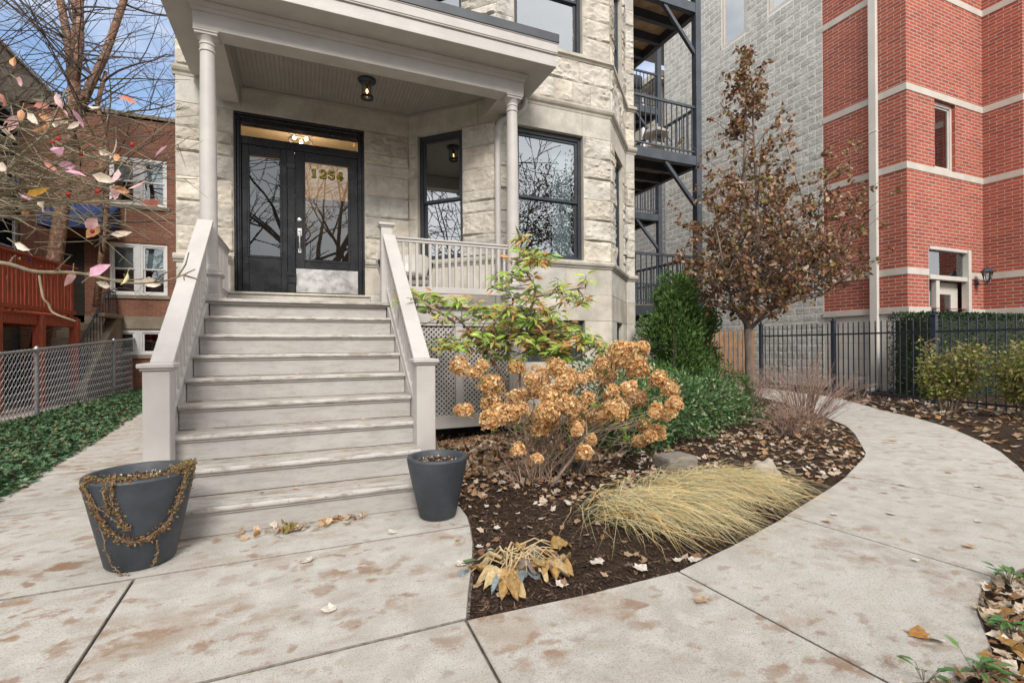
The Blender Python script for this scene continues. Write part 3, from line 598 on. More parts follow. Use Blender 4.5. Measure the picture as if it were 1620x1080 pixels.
def window(parent, P, U, Nn, u0, u1, z0, z1, meet=0.5, recess=0.085, fw=0.055, mat='frame', glass='glass', pm=None, name='window'):
    """a double-hung window: frame > two sashes, panes"""
    def W(u, z, d): return P + U * u + Nn * d + V(0, 0, z)
    def bar(mb, ua, ub, za, zb, da, db):
        mb.obox(W((ua+ub)/2, (za+zb)/2, (da+db)/2), U * (ub-ua)/2, Nn * (db-da)/2, V(0,0,(zb-za)/2))
    f = MB(); d0, d1 = -recess - 0.05, -recess + 0.02
    bar(f, u0, u0+fw, z0, z1, d0, d1); bar(f, u1-fw, u1, z0, z1, d0, d1); bar(f, u0+fw, u1-fw, z1-fw*1.3, z1, d0, d1); bar(f, u0+fw, u1-fw, z0, z0+fw, d0, d1)
    fr = f.build(name, M[mat], parent, bevel=0.004)
    org = parent_world(fr)
    a, b, c, d = u0+fw, u1-fw, z0+fw, z1-fw*1.3; zm = c + (d-c)*meet; sw = 0.042
    for (za, zb, dd) in (((zm, d, -recess-0.012), (c, zm+0.03, -recess-0.04)) if meet else ((c, d, -recess-0.02),)):
        s = MB(); da, db = dd-0.018, dd+0.012
        bar(s, a, a+sw, za, zb, da, db); bar(s, b-sw, b, za, zb, da, db); bar(s, a+sw, b-sw, zb-sw, zb, da, db); bar(s, a+sw, b-sw, za, za+sw, da, db)
        so = s.build('sash', M[mat], fr, bevel=0.003)
        p = MB(); e = dd - 0.004; t = R.uniform(-0.003, 0.003)
        p.quad(W(a+sw, za+sw, e), W(b-sw, za+sw, e + t), W(b-sw, zb-sw, e + t), W(a+sw, zb-sw, e)); p.build('pane', M[glass], fr)
    return fr
for (P, (U, Nn), key) in ((PA, UL, 'left'), (PB, UC, 'front'), (PC, UR, 'right')):
    for (a, b, c, d) in HOLES[key]:
        if c < 1.5: window(house, P, U, Nn, a, b, c, d, 0, name='basement_window')
        else: window(house, P, U, Nn, a, b, c, d, 0.47)
mb = MB()                                       # the curtain that shows at the right edge of the big bay window
for i in range(24):
    x = 3.55 + i * 0.014; y = 6.74 + 0.012 * (i % 2)
    mb.quad((x, y, 2.55), (x + 0.014, 6.74 + 0.012 * ((i + 1) % 2), 2.55), (x + 0.014, 6.74 + 0.012 * ((i + 1) % 2), 4.35), (x, y, 4.35))
mb.build('curtain', M['blind'], house)
# ---- entrance: frame, transom, fixed side panel, door
Y0 = 7.655
fr = MB()
fr.box(-0.86,-0.775, Y0-0.06, Y0+0.07, 1.93, 4.40); fr.box(0.755,0.84, Y0-0.06, Y0+0.07, 1.93, 4.40); fr.box(-0.775,0.755, Y0-0.06, Y0+0.07, 4.27, 4.40)
fr.box(-0.775,0.755, Y0-0.045, Y0+0.06, 3.995, 4.10)
fr.box(-0.205,-0.105, Y0-0.06, Y0+0.06, 1.93, 3.993); fr.box(-0.215,-0.095, Y0-0.075, Y0-0.061, 2.10, 2.20); fr.box(-0.215,-0.095, Y0-0.085, Y0-0.061, 2.20, 2.26); fr.box(-0.215,-0.095, Y0-0.078, Y0-0.061, 3.72, 3.80)
for r_, z_ in ((-0.095,0),):
    pass
fro = fr.build('door_frame', M['black'], house, bevel=0.006)
mb = MB()                                       # stepped architrave round the opening
for k, (a, dd) in enumerate(((0.0, 0.085), (0.035, 0.068))):
    mb.box(-0.86 + a, -0.86 + a + 0.03, Y0 - dd - 0.012, Y0 - 0.061, 1.93, 4.40 - a); mb.box(0.84 - a - 0.03, 0.84 - a, Y0 - dd - 0.012, Y0 - 0.061, 1.93, 4.40 - a)
    mb.box(-0.86 + a + 0.031, 0.84 - a - 0.031, Y0 - dd - 0.011, Y0 - 0.061, 4.37 - a, 4.40 - a)
mb.build('architrave', M['black'], house, bevel=0.005)
mb = MB(); mb.quad((-0.775,Y0,4.10),(0.755,Y0,4.10),(0.755,Y0,4.27),(-0.775,Y0,4.27)); mb.build('transom_pane', M['clear'], house)
def leafdoor(name, x0, x1, z0, z1, gx0, gx1, gz0, gz1, glass):
    d = MB(); ya, yb = Y0 - 0.022, Y0 + 0.025
    d.box(x0, gx0, ya, yb, z0, z1); d.box(gx1, x1, ya, yb, z0, z1); d.box(gx0, gx1, ya, yb, z0, gz0); d.box(gx0, gx1, ya, yb, gz1, z1)
    for (a, b, c, e) in ((gx0-0.02, gx0+0.012, gz0-0.02, gz1+0.02), (gx1-0.012, gx1+0.02, gz0-0.02, gz1+0.02), (gx0+0.012, gx1-0.012, gz0-0.02, gz0+0.012), (gx0+0.012, gx1-0.012, gz1-0.012, gz1+0.02)):
        d.box(a, b, ya - 0.010, ya + 0.004, c, e)
    do = d.build(name, M['black'], house, bevel=0.004)
    p = MB(); p.quad((gx0,Y0,gz0),(gx1,Y0+0.002,gz0),(gx1,Y0+0.002,gz1),(gx0,Y0,gz1)); p.build('pane', M[glass], do)
    return do
side = leafdoor('side_panel', -0.773, -0.207, 1.95, 3.993, -0.69, -0.29, 2.46, 3.86, 'doorglass')
door = leafdoor('entrance_door', -0.103, 0.753, 1.95, 3.993, 0.02, 0.625, 2.44, 3.865, 'doorglass')
mb = MB(); mb.box(-0.098, 0.748, Y0-0.034, Y0-0.024, 1.975, 2.315); mb.build('kick_plate', M['nickel'], door, bevel=0.002)
mb = MB()                                       # thumb latch and grip
mb.box(-0.075,-0.020,Y0-0.036,Y0-0.023,2.78,2.89); mb.box(-0.068,-0.028,Y0-0.036,Y0-0.023,2.54,2.60)
mb.tube([(-0.048,Y0-0.036,2.82),(-0.048,Y0-0.075,2.80),(-0.048,Y0-0.085,2.74),(-0.048,Y0-0.075,2.62),(-0.048,Y0-0.036,2.57)],[0.012,0.013,0.010,0.011,0.012],8)
mb.tube([(-0.048,Y0-0.036,2.855),(-0.048,Y0-0.07,2.86)],[0.016,0.012],8); mb.build('door_handle', M['nickel'], door, smooth=True, angle=40)
mb = MB(); mb.tube([(-0.048,Y0-0.023,3.01),(-0.048,Y0-0.040,3.01),(-0.048,Y0-0.046,3.01)],[0.030,0.028,0.012],14); mb.build('lock_cylinder', M['nickel'], door, smooth=True, angle=40)
def digit(mb, ch, x, z, w, h, t, y):
    """slab-serif numerals drawn as thick strokes on the glass"""
    def st(pts, tt=t):
        for a, b in zip(pts[:-1], pts[1:]):
            a = V(x + a[0]*w, y, z + a[1]*h); b = V(x + b[0]*w, y, z + b[1]*h); mb.beam(a, b, 0.003, tt, up=(b-a).cross(V(0,1,0)))
    def arc(cx, cz, rx, rz, a0, a1, n=12): return [(cx + rx*cos(radians(a0+(a1-a0)*i/n)), cz + rz*sin(radians(a0+(a1-a0)*i/n))) for i in range(n+1)]
    if ch == '1': st([(0.5,0.0),(0.5,1.0)], t*1.25); st([(0.14,0.03),(0.86,0.03)], t*0.8); st([(0.5,0.96),(0.18,0.82),(0.12,0.82)], t*0.8)
    if ch == '2': st(arc(0.5,0.70,0.36,0.28,170,-45) + [(0.12,0.06)]); st([(0.08,0.05),(0.92,0.05),(0.92,0.24)], t*0.9); st([(0.14,0.62),(0.22,0.74)], t*1.2)
    if ch == '5': st([(0.88,0.95),(0.22,0.95),(0.18,0.55)]); st([(0.18,0.54)] + arc(0.48,0.32,0.38,0.30,110,-165)); st([(0.14,0.14),(0.2,0.26)], t*1.2); st([(0.88,0.98),(0.88,0.84)], t*0.8)
    if ch == '4': st([(0.66,0.0),(0.66,1.0)], t*1.25); st([(0.62,0.98),(0.05,0.30),(0.98,0.30)]); st([(0.42,0.03),(0.92,0.03)], t*0.8); st([(0.98,0.38),(0.98,0.20)], t*0.8)
for k, ch in enumerate('1254'):
    x = 0.10 + k * 0.118; z = 3.655 + 0.0 * k
    mb = MB(); digit(mb, ch, x + 0.004, z - 0.004, 0.092, 0.118, 0.036, Y0 - 0.006); mb.build('house_number_outline', M['num_outline'], door)  # dark outline belonging to the numerals themselves
    mb = MB(); digit(mb, ch, x, z, 0.092, 0.118, 0.023, Y0 - 0.010); mb.build('house_number', M['gold'], door)
mb = MB(); mb.box(-0.93,0.90,7.35,7.64,1.70,1.90,(1,0.99,0.97)); mb.box(-0.93,0.90,7.33,7.64,1.90,1.935,(1,0.99,0.97)); mb.build('threshold_step', M['smooth'], house, bevel=0.012)
# the lit hall behind the transom
mb = MB(); x0, x1, ya, yb, za, zb = -1.0, 1.02, 7.76, 9.9, 1.93, 4.66
mb.quad((x0,yb,za),(x1,yb,za),(x1,yb,zb),(x0,yb,zb)); mb.quad((x0,ya,za),(x0,yb,za),(x0,yb,zb),(x0,ya,zb)); mb.quad((x1,ya,za),(x1,yb,za),(x1,yb,zb),(x1,ya,zb)); mb.quad((x0,ya,zb),(x1,ya,zb),(x1,yb,zb),(x0,yb,zb))
mb.build('hall_wall', M['hall'], house)
mb = MB(); mb.quad((x0,ya,za),(x1,ya,za),(x1,yb,za),(x0,yb,za)); mb.build('hall_floor', M['dark'], house)
mb = MB(); mb.box(-0.02,0.86,9.80,9.88,1.94,3.95); mb.build('inner_door', M['frame'], house, bevel=0.01)
mb = MB(); mb.box(-0.85,-0.20,9.80,9.88,1.94,3.95); mb.build('inner_door', M['frame'], house, bevel=0.01)
mb = MB(); mb.box(-1.0,-0.16,8.05,8.10,1.94,3.98); mb.build('added_dark_partition', M['dark'], house)  # made-up wall, added to darken the view through the side panel
hl = thing('hall_ceiling_light', 'small ring ceiling light with three lit bulbs inside the hall above the door', 'ceiling light', (-0.03, 8.4, 4.66))
mb = MB(); mb.lathe([(0.005,0),(0.06,0),(0.06,-0.03),(0.012,-0.04),(0.010,-0.10)], (-0.03,8.4,4.66), 16); n = 24
ring = [V(-0.03 + 0.17*cos(2*pi*i/n), 8.4 + 0.17*sin(2*pi*i/n), 4.55) for i in range(n+1)]; mb.tube(ring, 0.008, 6, cap=False)
ring = [V(-0.03 + 0.17*cos(2*pi*i/n), 8.4 + 0.17*sin(2*pi*i/n), 4.44) for i in range(n+1)]; mb.tube(ring, 0.008, 6, cap=False)
for a in range(3):
    c, s = cos(a*2.094+0.5), sin(a*2.094+0.5); mb.tube([(-0.03,8.4,4.56),(-0.03+0.17*c,8.4+0.17*s,4.55),(-0.03+0.17*c,8.4+0.17*s,4.44)],0.006,5)
mb.build('cage', M['iron'], hl)
for a in range(3):
    c, s = cos(a*2.094+1.5), sin(a*2.094+1.5); mb = MB(); mb.lathe([(0.001,0.035),(0.018,0.02),(0.026,0),(0.018,-0.02),(0.001,-0.03)], (-0.03+0.10*c,8.4+0.10*s,4.46), 10); mb.build('bulb', M['bulb'], hl, smooth=True)
ld = bpy.data.lights.new('hall_lamp', 'POINT'); ld.energy = 22; ld.color = (1.0, 0.72, 0.42); ld.shadow_soft_size = 0.12
lo = bpy.data.objects.new('hall_lamp', ld); COL.objects.link(lo); lo.parent = hl; lo.location = (0, 0, -0.30)
# ------------------------------------------------------------------ the porch
porch = thing('front_porch', 'taupe painted wooden porch with round columns, lattice skirt and flat roof', 'porch', (0.8, 6.6, 0))
DZ = 1.701
mb = MB()
for i in range(17):
    y = 5.75 + i * 0.106; mb.box(-1.08, 2.78, y, y + 0.103, DZ - 0.030, DZ) if i else mb.box(-1.10, 2.80, 5.745, 5.853, DZ - 0.034, DZ)
mb.build('deck', M['paint_worn'], porch, bevel=0.006, seg=2)
mb = MB(); mb.box(-1.06, 2.76, 5.775, 5.80, 1.645, 1.665); mb.box(0.93, 2.70, 5.80, 5.84, 1.475, 1.664); mb.box(2.66,2.70,5.84,6.50,1.475,1.664); mb.box(0.93,2.72,5.792,5.80,1.625,1.645); mb.box(-1.0,-0.93,5.80,7.5,1.475,1.664)
mb.build('skirt_board', M['paint'], porch, bevel=0.005)
mb = MB(); LX = [(1.00, 1.09), (1.715, 1.81), (2.43, 2.66)]
for a, b in LX: mb.box(a, b, 5.815, 5.85, 0.345, 1.475)
mb.box(1.00, 2.66, 5.815, 5.85, 0.19, 0.345); mb.box(1.00,2.66,5.81,5.852,1.44,1.478); mb.box(2.61,2.66,5.85,6.48,0.19,1.475)
mb.build('skirt_frame', M['paint'], porch, bevel=0.004)
def lattice(x0, x1, z0, z1, y):
    mb = MB(); p = 0.0425; wd = 0.0205
    for s, yy in ((1, y), (-1, y + 0.0065)):
        for i in range(-80, 160):
            c = i * p * sqrt(2)     # lines z = z0 + s*(x - x0 - c)
            pts = []
            for (x, z) in ((x0, None), (x1, None), (None, z0), (None, z1)):
                if x is None: xx = x0 + c + s * (z - z0); zz = z
                else: zz = z0 + s * (x - x0 - c); xx = x
                if x0 - 1e-6 <= xx <= x1 + 1e-6 and z0 - 1e-6 <= zz <= z1 + 1e-6: pts.append((xx, zz))
            if len(pts) < 2: continue
            pts.sort(); a, b = pts[0], pts[-1]
            if b[0] - a[0] < 0.02: continue
            mb.beam((a[0], yy, a[1]), (b[0], yy, b[1]), 0.006, wd, up=V(-s, 0, 1) if True else None)
    return mb
lattice(1.09, 1.715, 0.345, 1.44, 5.838).build('lattice_panel', M['paint'], porch); lattice(1.81, 2.43, 0.345, 1.44, 5.838).build('lattice_panel', M['paint'], porch)
mb = MB(); mb.box(-0.95, 2.62, 6.46, 6.48, -0.02, 1.6); mb.box(0.93,0.94,5.9,6.4,-0.02,1.6); mb.build('crawlspace_shade', M['dark'], porch)  # dark sheets behind the lattice, the shade under the porch put into colour
def column(x, y):
    ped = MB(); ped.box(x-0.125,x+0.125,y-0.125,y+0.125,DZ,DZ+0.06); ped.box(x-0.108,x+0.108,y-0.108,y+0.108,DZ+0.06,DZ+0.235); ped.box(x-0.122,x+0.122,y-0.122,y+0.122,DZ+0.235,DZ+0.25); ped.box(x-0.135,x+0.135,y-0.135,y+0.135,DZ+0.25,DZ+0.275)
    ped.build('pedestal', M['paint'], porch, bevel=0.005)
    sh = MB(); prof = [(0.082,2.06),(0.0815,2.4),(0.081,2.9),(0.079,3.4),(0.075,3.85),(0.070,4.29)]
    sh.lathe(prof, (x,y,0), 40); so = sh.build('column', M['paint'], porch, smooth=True, angle=40)
    b = MB(); b.lathe([(0.001,1.976),(0.105,1.976),(0.112,1.99),(0.112,2.012),(0.104,2.026),(0.092,2.032),(0.092,2.045),(0.083,2.062)], (x,y,0), 40); b.build('column_base', M['paint'], so, smooth=True, angle=35)
    c = MB(); c.lathe([(0.0705,4.285),(0.080,4.292),(0.080,4.306),(0.071,4.312),(0.071,4.355),(0.079,4.36),(0.079,4.372),(0.074,4.38),(0.076,4.40),(0.094,4.425),(0.100,4.437),(0.001,4.437)], (x,y,0), 40)
    c.build('capital', M['paint'], so, smooth=True, angle=35)
    a = MB(); a.box(x-0.105,x+0.105,y-0.105,y+0.105,4.437,4.462); a.box(x-0.115,x+0.115,y-0.115,y+0.115,4.462,4.482); a.build('abacus', M['paint'], so, bevel=0.003)
column(-0.915, 5.99); column(2.565, 5.99)
mb = MB(); mb.box(-1.03,2.69,5.88,6.10,4.483,4.75); mb.box(-1.03,-0.78,6.10,7.50,4.483,4.75); mb.box(2.40,2.69,6.10,6.75,4.483,4.75)
mb.build('entablature', M['paint'], porch, bevel=0.004)
mb = MB()
prof = [(0.0,4.655),(0.010,4.655),(0.014,4.675),(0.022,4.69),(0.022,4.70),(0.036,4.715),(0.05,4.735),(0.052,4.748),(0.0,4.748)]
sweep(mb, [V(-1.03,7.5,0),V(-1.03,5.88,0),V(2.69,5.88,0),V(2.69,6.5,0)], prof); mb.build('bed_moulding', M['paint'], porch)
mb = MB(); mb.box(-1.33,3.00,5.54,7.47,4.751,4.80); mb.box(-1.325,2.995,5.55,7.47,4.80,4.93)
mb.box(-1.345,3.012,5.525,7.47,4.926,5.035)
mb.build('roof', M['paint'], porch, bevel=0.004)
mb = MB(); mb.box(-1.34,3.008,5.53,7.46,4.908,4.924); mb.box(-1.352,3.020,5.518,7.47,5.036,5.048); mb.build('drip_moulding', M['paint'], porch, bevel=0.004)
mb = MB(); mb.box(-1.36,3.028,5.510,7.47,5.049,5.165); mb.build('roof_edge_flashing', M['flash'], porch, bevel=0.006)
mb = MB(); x = -0.78
while x < 2.40:
    mb.box(x, min(2.40, x + 0.0475), 6.10, 7.53, 4.728, 4.7475); x += 0.052
mb.box(-0.78,2.40,6.10,7.53,4.7335,4.7485)
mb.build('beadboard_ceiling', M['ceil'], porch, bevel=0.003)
mb = MB(); mb.box(-0.78,2.40,6.10,6.135,4.70,4.728); mb.box(-0.78,1.50,7.495,7.53,4.695,4.728); mb.box(-0.78,-0.745,6.135,7.495,4.70,4.728)
mb.beam((1.49,7.52,4.711),(2.42,6.59,4.711),0.035,0.033); mb.build('ceiling_trim', M['ceil'], porch, bevel=0.003)
mb = MB(); mb.tube([(2.93,6.39,4.75),(2.93,6.39,4.63),(2.89,6.395,4.55),(2.80,6.40,4.48),(2.68,6.42,4.42),(2.58,6.445,4.37),(2.54,6.455,4.27),(2.54,6.455,2.55),(2.54,6.455,1.75)],[0.045]*9,10); mb.build('downspout', M['paint'], porch, smooth=True, angle=60)
# railings
def hrail(a, b, z0, z1, n, inset=0.05, wide=0.065):
    a, b = Vector(a), Vector(b); d = (b - a).normalized()
    mb = MB(); mb.beam(a + V(0,0,z1-0.012), b + V(0,0,z1-0.012), wide, 0.024); mb.beam(a + V(0,0,z1-0.042), b + V(0,0,z1-0.042), 0.04, 0.036); mb.build('top_rail', M['paint'], porch, bevel=0.006, seg=2)
    mb = MB(); mb.beam(a + V(0,0,z0+0.03), b + V(0,0,z0+0.03), 0.04, 0.075); mb.build('bottom_rail', M['paint'], porch, bevel=0.004)
    L = (b - a).length
    for i in range(n):
        p = a + d * (inset + (L - 2 * inset) * (i / (n - 1) if n > 1 else 0.5)); mb = MB(); mb.beam(p + V(0,0,z0+0.066), p + V(0,0,z1-0.06), 0.030, 0.030, up=(0,1,0)); mb.build('baluster', M['paint'], porch, bevel=0.002)
hrail((0.985,5.99,0),(2.485,5.99,0),1.86,2.52,18); hrail((2.60,6.12,0),(2.60,6.45,0),1.86,2.50,4); hrail((-0.93,6.12,0),(-0.93,7.46,0),1.86,2.50,12)
def newel(parent, x, y, z0, z1, s=0.075):
    mb = MB(); mb.box(x-s,x+s,y-s,y+s,z0,z1-0.055); p = mb.build('newel_post', M['paint'], parent, bevel=0.005)
    c = MB(); c.box(x-s-0.014,x+s+0.014,y-s-0.014,y+s+0.014,z1-0.055,z1-0.038); c.box(x-s-0.028,x+s+0.028,y-s-0.028,y+s+0.028,z1-0.038,z1-0.008)
    e = s + 0.022; c.add([(x-e,y-e,z1-0.008),(x+e,y-e,z1-0.008),(x+e,y+e,z1-0.008),(x-e,y+e,z1-0.008),(x,y,z1+0.006)],[(0,1,4),(1,2,4),(2,3,4),(3,0,4)])
    c.build('cap', M['paint'], p, bevel=0.006, seg=2); return p
newel(porch, 0.905, 5.93, DZ, 2.655, 0.066)
mb = MB()                                       # hose hook on the right pedestal
c = V(2.565, 5.865, 1.86); mb.lathe([(0.001,0.0)], c, 3) if False else None
mb.tube([c + V(0,0.015,0.03), c + V(0,-0.03,0.03), c + V(0.02,-0.05,0.02), c + V(0.025,-0.05,-0.01), c + V(0,-0.05,-0.03), c + V(-0.02,-0.05,-0.01)],0.008,7); mb.tube([c + V(0,0.015,0.0), c + V(0,-0.01,0.0)],[0.03,0.03],12)
mb.build('hose_bib', M['nickel'], porch, smooth=True, angle=40)
# ---- the stairs
st_ = thing('porch_stairs', 'worn taupe wooden steps with sloping handrails rising to the black door', 'stairs', (0, 4.7, 0))
RI, TR, YB0 = 0.189, 0.274, 3.62
rt = random.Random(5)
for k in range(1, 9):
    y0 = YB0 + TR * (k - 1) - 0.032; z = RI * k; xw = 0.848 if k < 3 else 0.885; y1 = y0 + TR + 0.03
    mb = MB(); seg = [(0.0,-0.006),(0.004,-0.001),(0.012,0.0)]; n = 8
    pr = [(y0+0.010, z-0.036),(y0+0.003,z-0.031),(y0,z-0.020),(y0+0.003,z-0.008),(y0+0.011,z-0.001)]
    mid = y0 + TR * 0.52
    pr1 = pr + [(mid, z-0.0), (mid, z-0.036)]; pr2 = [(mid+0.006, z-0.036),(mid+0.006,z-0.001),(y1,z-0.001),(y1,z-0.036)]
    sag = rt.uniform(-0.003, 0.003)
    for mi_, pp in enumerate((pr1, pr2)):
        m_ = len(pp); vs = [(-xw, y, zz) for y, zz in pp] + [(0, y, zz + sag) for y, zz in pp] + [(xw, y, zz) for y, zz in pp]
        fs = [(r*m_+i, r*m_+(i+1)%m_, (r+1)*m_+(i+1)%m_, (r+1)*m_+i) for r in (0,1) for i in range(m_)] + [tuple(range(m_-1,-1,-1)), tuple(range(2*m_,3*m_))]
        mb.add(vs, fs, None, mi_)
    mb.build('tread', [M['paint_worn'], M['paint_dirty']], st_)
for k in range(9):
    y0 = YB0 + TR * k; z0 = RI * k; xw = 0.846 if k < 2 else 0.883
    mb = MB(); mb.box(-xw, xw, y0, y0 + 0.02, z0 + 0.001, z0 + RI - 0.036)
    mb.box(-xw, xw, y0 - 0.014, y0, z0 + RI - 0.052, z0 + RI - 0.0365); mb.build('riser', M['riser'], st_, bevel=0.003)
for s in (-1, 1):
    mb = MB(); x0, x1 = (0.888, 0.925) if s > 0 else (-0.925, -0.888)
    poly = [(4.13,0.0),(4.55,0.0),(5.78,1.02),(5.78,1.66),(4.13,0.50)]
    mb.add([(x0,y,z) for y,z in poly] + [(x1,y,z) for y,z in poly], [(0,1,2,3,4),(9,8,7,6,5)] + [(i,(i+1)%5,5+(i+1)%5,5+i) for i in range(5)]); mb.build('stringer', M['paint'], st_, bevel=0.003)
    xc = 0.925 * s
    newel(st_, xc, 4.075, 0.0, 1.10, 0.078)
    yt = 5.87
    zt = lambda y: 1.085 + (y - 4.153) * (2.50 - 1.085) / (5.87 - 4.153)
    zs = lambda y: 0.53 + (y - 4.153) * (1.80 - 0.53) / (5.80 - 4.153)
    mb = MB(); mb.beam((xc,4.153,zt(4.153)),(xc,yt,zt(yt)),0.142,0.036); mb.beam((xc,4.153,zt(4.153)-0.055),(xc,yt,zt(yt)-0.055),0.04,0.07); mb.build('handrail', M['paint'], st_, bevel=0.006, seg=2)
    mb = MB(); mb.beam((xc,4.153,zs(4.153)+0.01),(xc,yt,zs(yt)+0.01),0.066,0.045); mb.build('shoe_rail', M['paint'], st_, bevel=0.004)
    for i in range(15):
        y = 4.24 + i * 0.109; mb = MB(); mb.beam((xc,y,zs(y)+0.02),(xc,y,zt(y)-0.07),0.036,0.036,up=(0,1,0)); mb.build('baluster', M['paint'], st_, bevel=0.002)
# ---- porch lantern
pl = thing('porch_lantern', 'small black cylinder lantern hanging under the beadboard porch ceiling', 'lantern', (0.79, 6.72, 4.728))
mb = MB(); mb.lathe([(0.001,0),(0.115,0),(0.118,-0.012),(0.112,-0.028),(0.085,-0.045),(0.001,-0.045)], (0.79,6.72,4.728), 28); mb.build('canopy', M['iron'], pl, smooth=True, angle=35)
mb = MB(); mb.lathe([(0.064,-0.22),(0.080,-0.22),(0.082,-0.235),(0.080,-0.25),(0.062,-0.25),(0.062,-0.22)], (0.79,6.72,4.728), 28)
for a in range(4):
    c, s = cos(a*pi/2+0.5)*0.072, sin(a*pi/2+0.5)*0.072; mb.tube([(0.79+c,6.72+s,4.69),(0.79+c,6.72+s,4.50)],0.006,5)
mb.build('cage', M['iron'], pl, smooth=True, angle=35)
mb = MB(); mb.lathe([(0.060,-0.045),(0.060,-0.22)], (0.79,6.72,4.728), 24); mb.build('glass_cylinder', M['clear'], pl, smooth=True)
mb = MB(); mb.lathe([(0.012,-0.06),(0.012,-0.12)], (0.79,6.72,4.728), 8); mb.build('socket', M['iron'], pl)
mb = MB(); mb.lathe([(0.001,-0.12),(0.010,-0.13),(0.016,-0.15),(0.011,-0.17),(0.001,-0.185)], (0.79,6.72,4.728), 10); mb.build('bulb', M['bulb2'], pl, smooth=True)
# ---- porch armchair
ac = thing('porch_armchair', 'off white rounded patio armchair standing on the porch behind the railing', 'armchair', (1.28, 6.65, DZ), )
ac.rotation_euler = (0, 0, 0)
mb = MB(); cx, cy = 1.28, 6.72; n = 14; vs = []
for (r, z, b) in ((0.33,0.42,0.0),(0.37,0.60,0.02),(0.39,0.74,0.05),(0.39,0.80,0.06),(0.36,0.81,0.06),(0.34,0.74,0.05),(0.31,0.60,0.02),(0.28,0.42,0.0)):
    for i in range(n + 1):
        a = radians(-18 + 216 * i / n); k = smooth01((sin(a) + 0.25) / 0.9); vs.append(V(cx + r*cos(a), cy + r*0.85*sin(a) + b, DZ + 0.40 + (z - 0.40) * lerp(0.62, 1.0, k)))
mb.add(vs, [(j*(n+1)+i, j*(n+1)+i+1, (j+1)*(n+1)+i+1, (j+1)*(n+1)+i) for j in range(7) for i in range(n)]); mb.build('backrest', M['chair'], ac, smooth=True, angle=50)
mb = MB(); mb.blob((cx,cy-0.06,DZ+0.42),0.31,0.30,0.075,3,0.08,20,10); mb.build('seat_cushion', M['chair'], ac, smooth=True)
mb = MB(); mb.box(cx-0.29,cx+0.29,cy-0.30,cy+0.22,DZ+0.30,DZ+0.375); mb.build('seat_frame', M['chair'], ac, bevel=0.02, seg=2)
for i in (-1, 1):
    for j in (-1, 1):
        mb = MB(); mb.tube([(cx+i*0.25,cy+j*0.22-0.04,DZ+0.31),(cx+i*0.28,cy+j*0.25-0.04,DZ)],[0.032,0.022],8); mb.build('leg', M['chair'], ac)
# ---- the two planters
def planter(x, y, r0, r1, h, label, rim_fill):
    t = thing('planter', label, 'planter', (x, y, 0))
    mb = MB(); mb.lathe([(0.001,0.0),(r0-0.012,0.0),(r0,0.012),(lerp(r0,r1,0.5)+0.002,h*0.5),(r1-0.006,h-0.05),(r1,h-0.012),(r1-0.006,h),(r1-0.032,h),(r1-0.040,h-0.012),(lerp(r0,r1,0.85)-0.045,h*0.84),(0.001,h*0.84)], (x,y,0.001), 48)
    mb.build('pot', M['pot'], t, smooth=True, angle=35)
    rr = lerp(r0, r1, 0.88) - 0.035; g = MB(); vs = [V(x,y,h*rim_fill+0.02)]; n = 22
    for ring in range(1, 5):
        for i in range(n):
            a = 2*pi*i/n; q = rr*ring/4; vs.append(V(x+q*cos(a), y+q*sin(a), h*rim_fill + 0.02*(1-ring/4) + R.uniform(-0.006,0.006)))
    g.add(vs, [(0,1+i,1+(i+1)%n) for i in range(n)] + [(1+k*n+i,1+(k+1)*n+i,1+(k+1)*n+(i+1)%n,1+k*n+(i+1)%n) for k in range(3) for i in range(n)]); g.build('potting_soil', M['mulch'], t, smooth=True)
    g = MB()
    for i in range(260):
        a = R.uniform(0, 2*pi); q = rr*sqrt(R.random())*0.97; s_ = R.uniform(0.004,0.010)
        c = jit((0.50,0.42,0.34), 0.25) if R.random() < 0.4 else jit((0.10,0.06,0.04), 0.4)
        p = V(x+q*cos(a), y+q*sin(a), h*rim_fill + 0.022*(1-q/rr) + 0.006); d1, d2 = rvec()*s_, rvec()*s_
        g.add([p+d1, p+d2, p-d1, p-d2], [(0,1,2,3)], c)
    tag(g.build('soil_crumbs', M['chip'], t), kind='stuff')
    return t
pL = planter(-0.855, 3.37, 0.165, 0.262, 0.505, 'larger charcoal planter trailing a dead brown vine, left of the steps', 0.90)
pR = planter(0.862, 3.395, 0.128, 0.212, 0.425, 'smaller charcoal planter with bare soil and no vine, right of the steps', 0.90)
# ------------------------------------------------------------------ red brick building, block building
def wall_holes(mb, P, U, L, z0, z1, holes):
    P, U = Vector(P), Vector(U)
    us = sorted({0, L} | {h[0] for h in holes} | {h[1] for h in holes}); zs = sorted({z0, z1} | {h[2] for h in holes} | {h[3] for h in holes})
    for a, b in zip(us[:-1], us[1:]):
        for c, d in zip(zs[:-1], zs[1:]):
            m_u, m_z = (a + b) / 2, (c + d) / 2
            if any(h[0] < m_u < h[1] and h[2] < m_z < h[3] for h in holes): continue
            A = P + U * a; B = P + U * b
            mb.quad((A.x,A.y,c),(B.x,B.y,c),(B.x,B.y,d),(A.x,A.y,d), None, [(a,c),(b,c),(b,d),(a,d)])
    Nn = V(U.y, -U.x, 0)
    for h in holes:
        q = [(h[0],h[2]),(h[1],h[2]),(h[1],h[3]),(h[0],h[3])]
        for i in range(4):
            (u1,c1),(u2,c2) = q[i], q[(i+1)%4]; p1 = P+U*u1+V(0,0,c1); p2 = P+U*u2+V(0,0,c2); ln = abs(u2-u1)+abs(c2-c1)
            mb.quad(p1, p2, p2 - Nn*0.16, p1 - Nn*0.16, None, [(0,0),(ln,0),(ln,0.16),(0,0.16)])
    return Nn
XB, YB, XI, YE = 12.97, 6.91, 16.22, 6.13
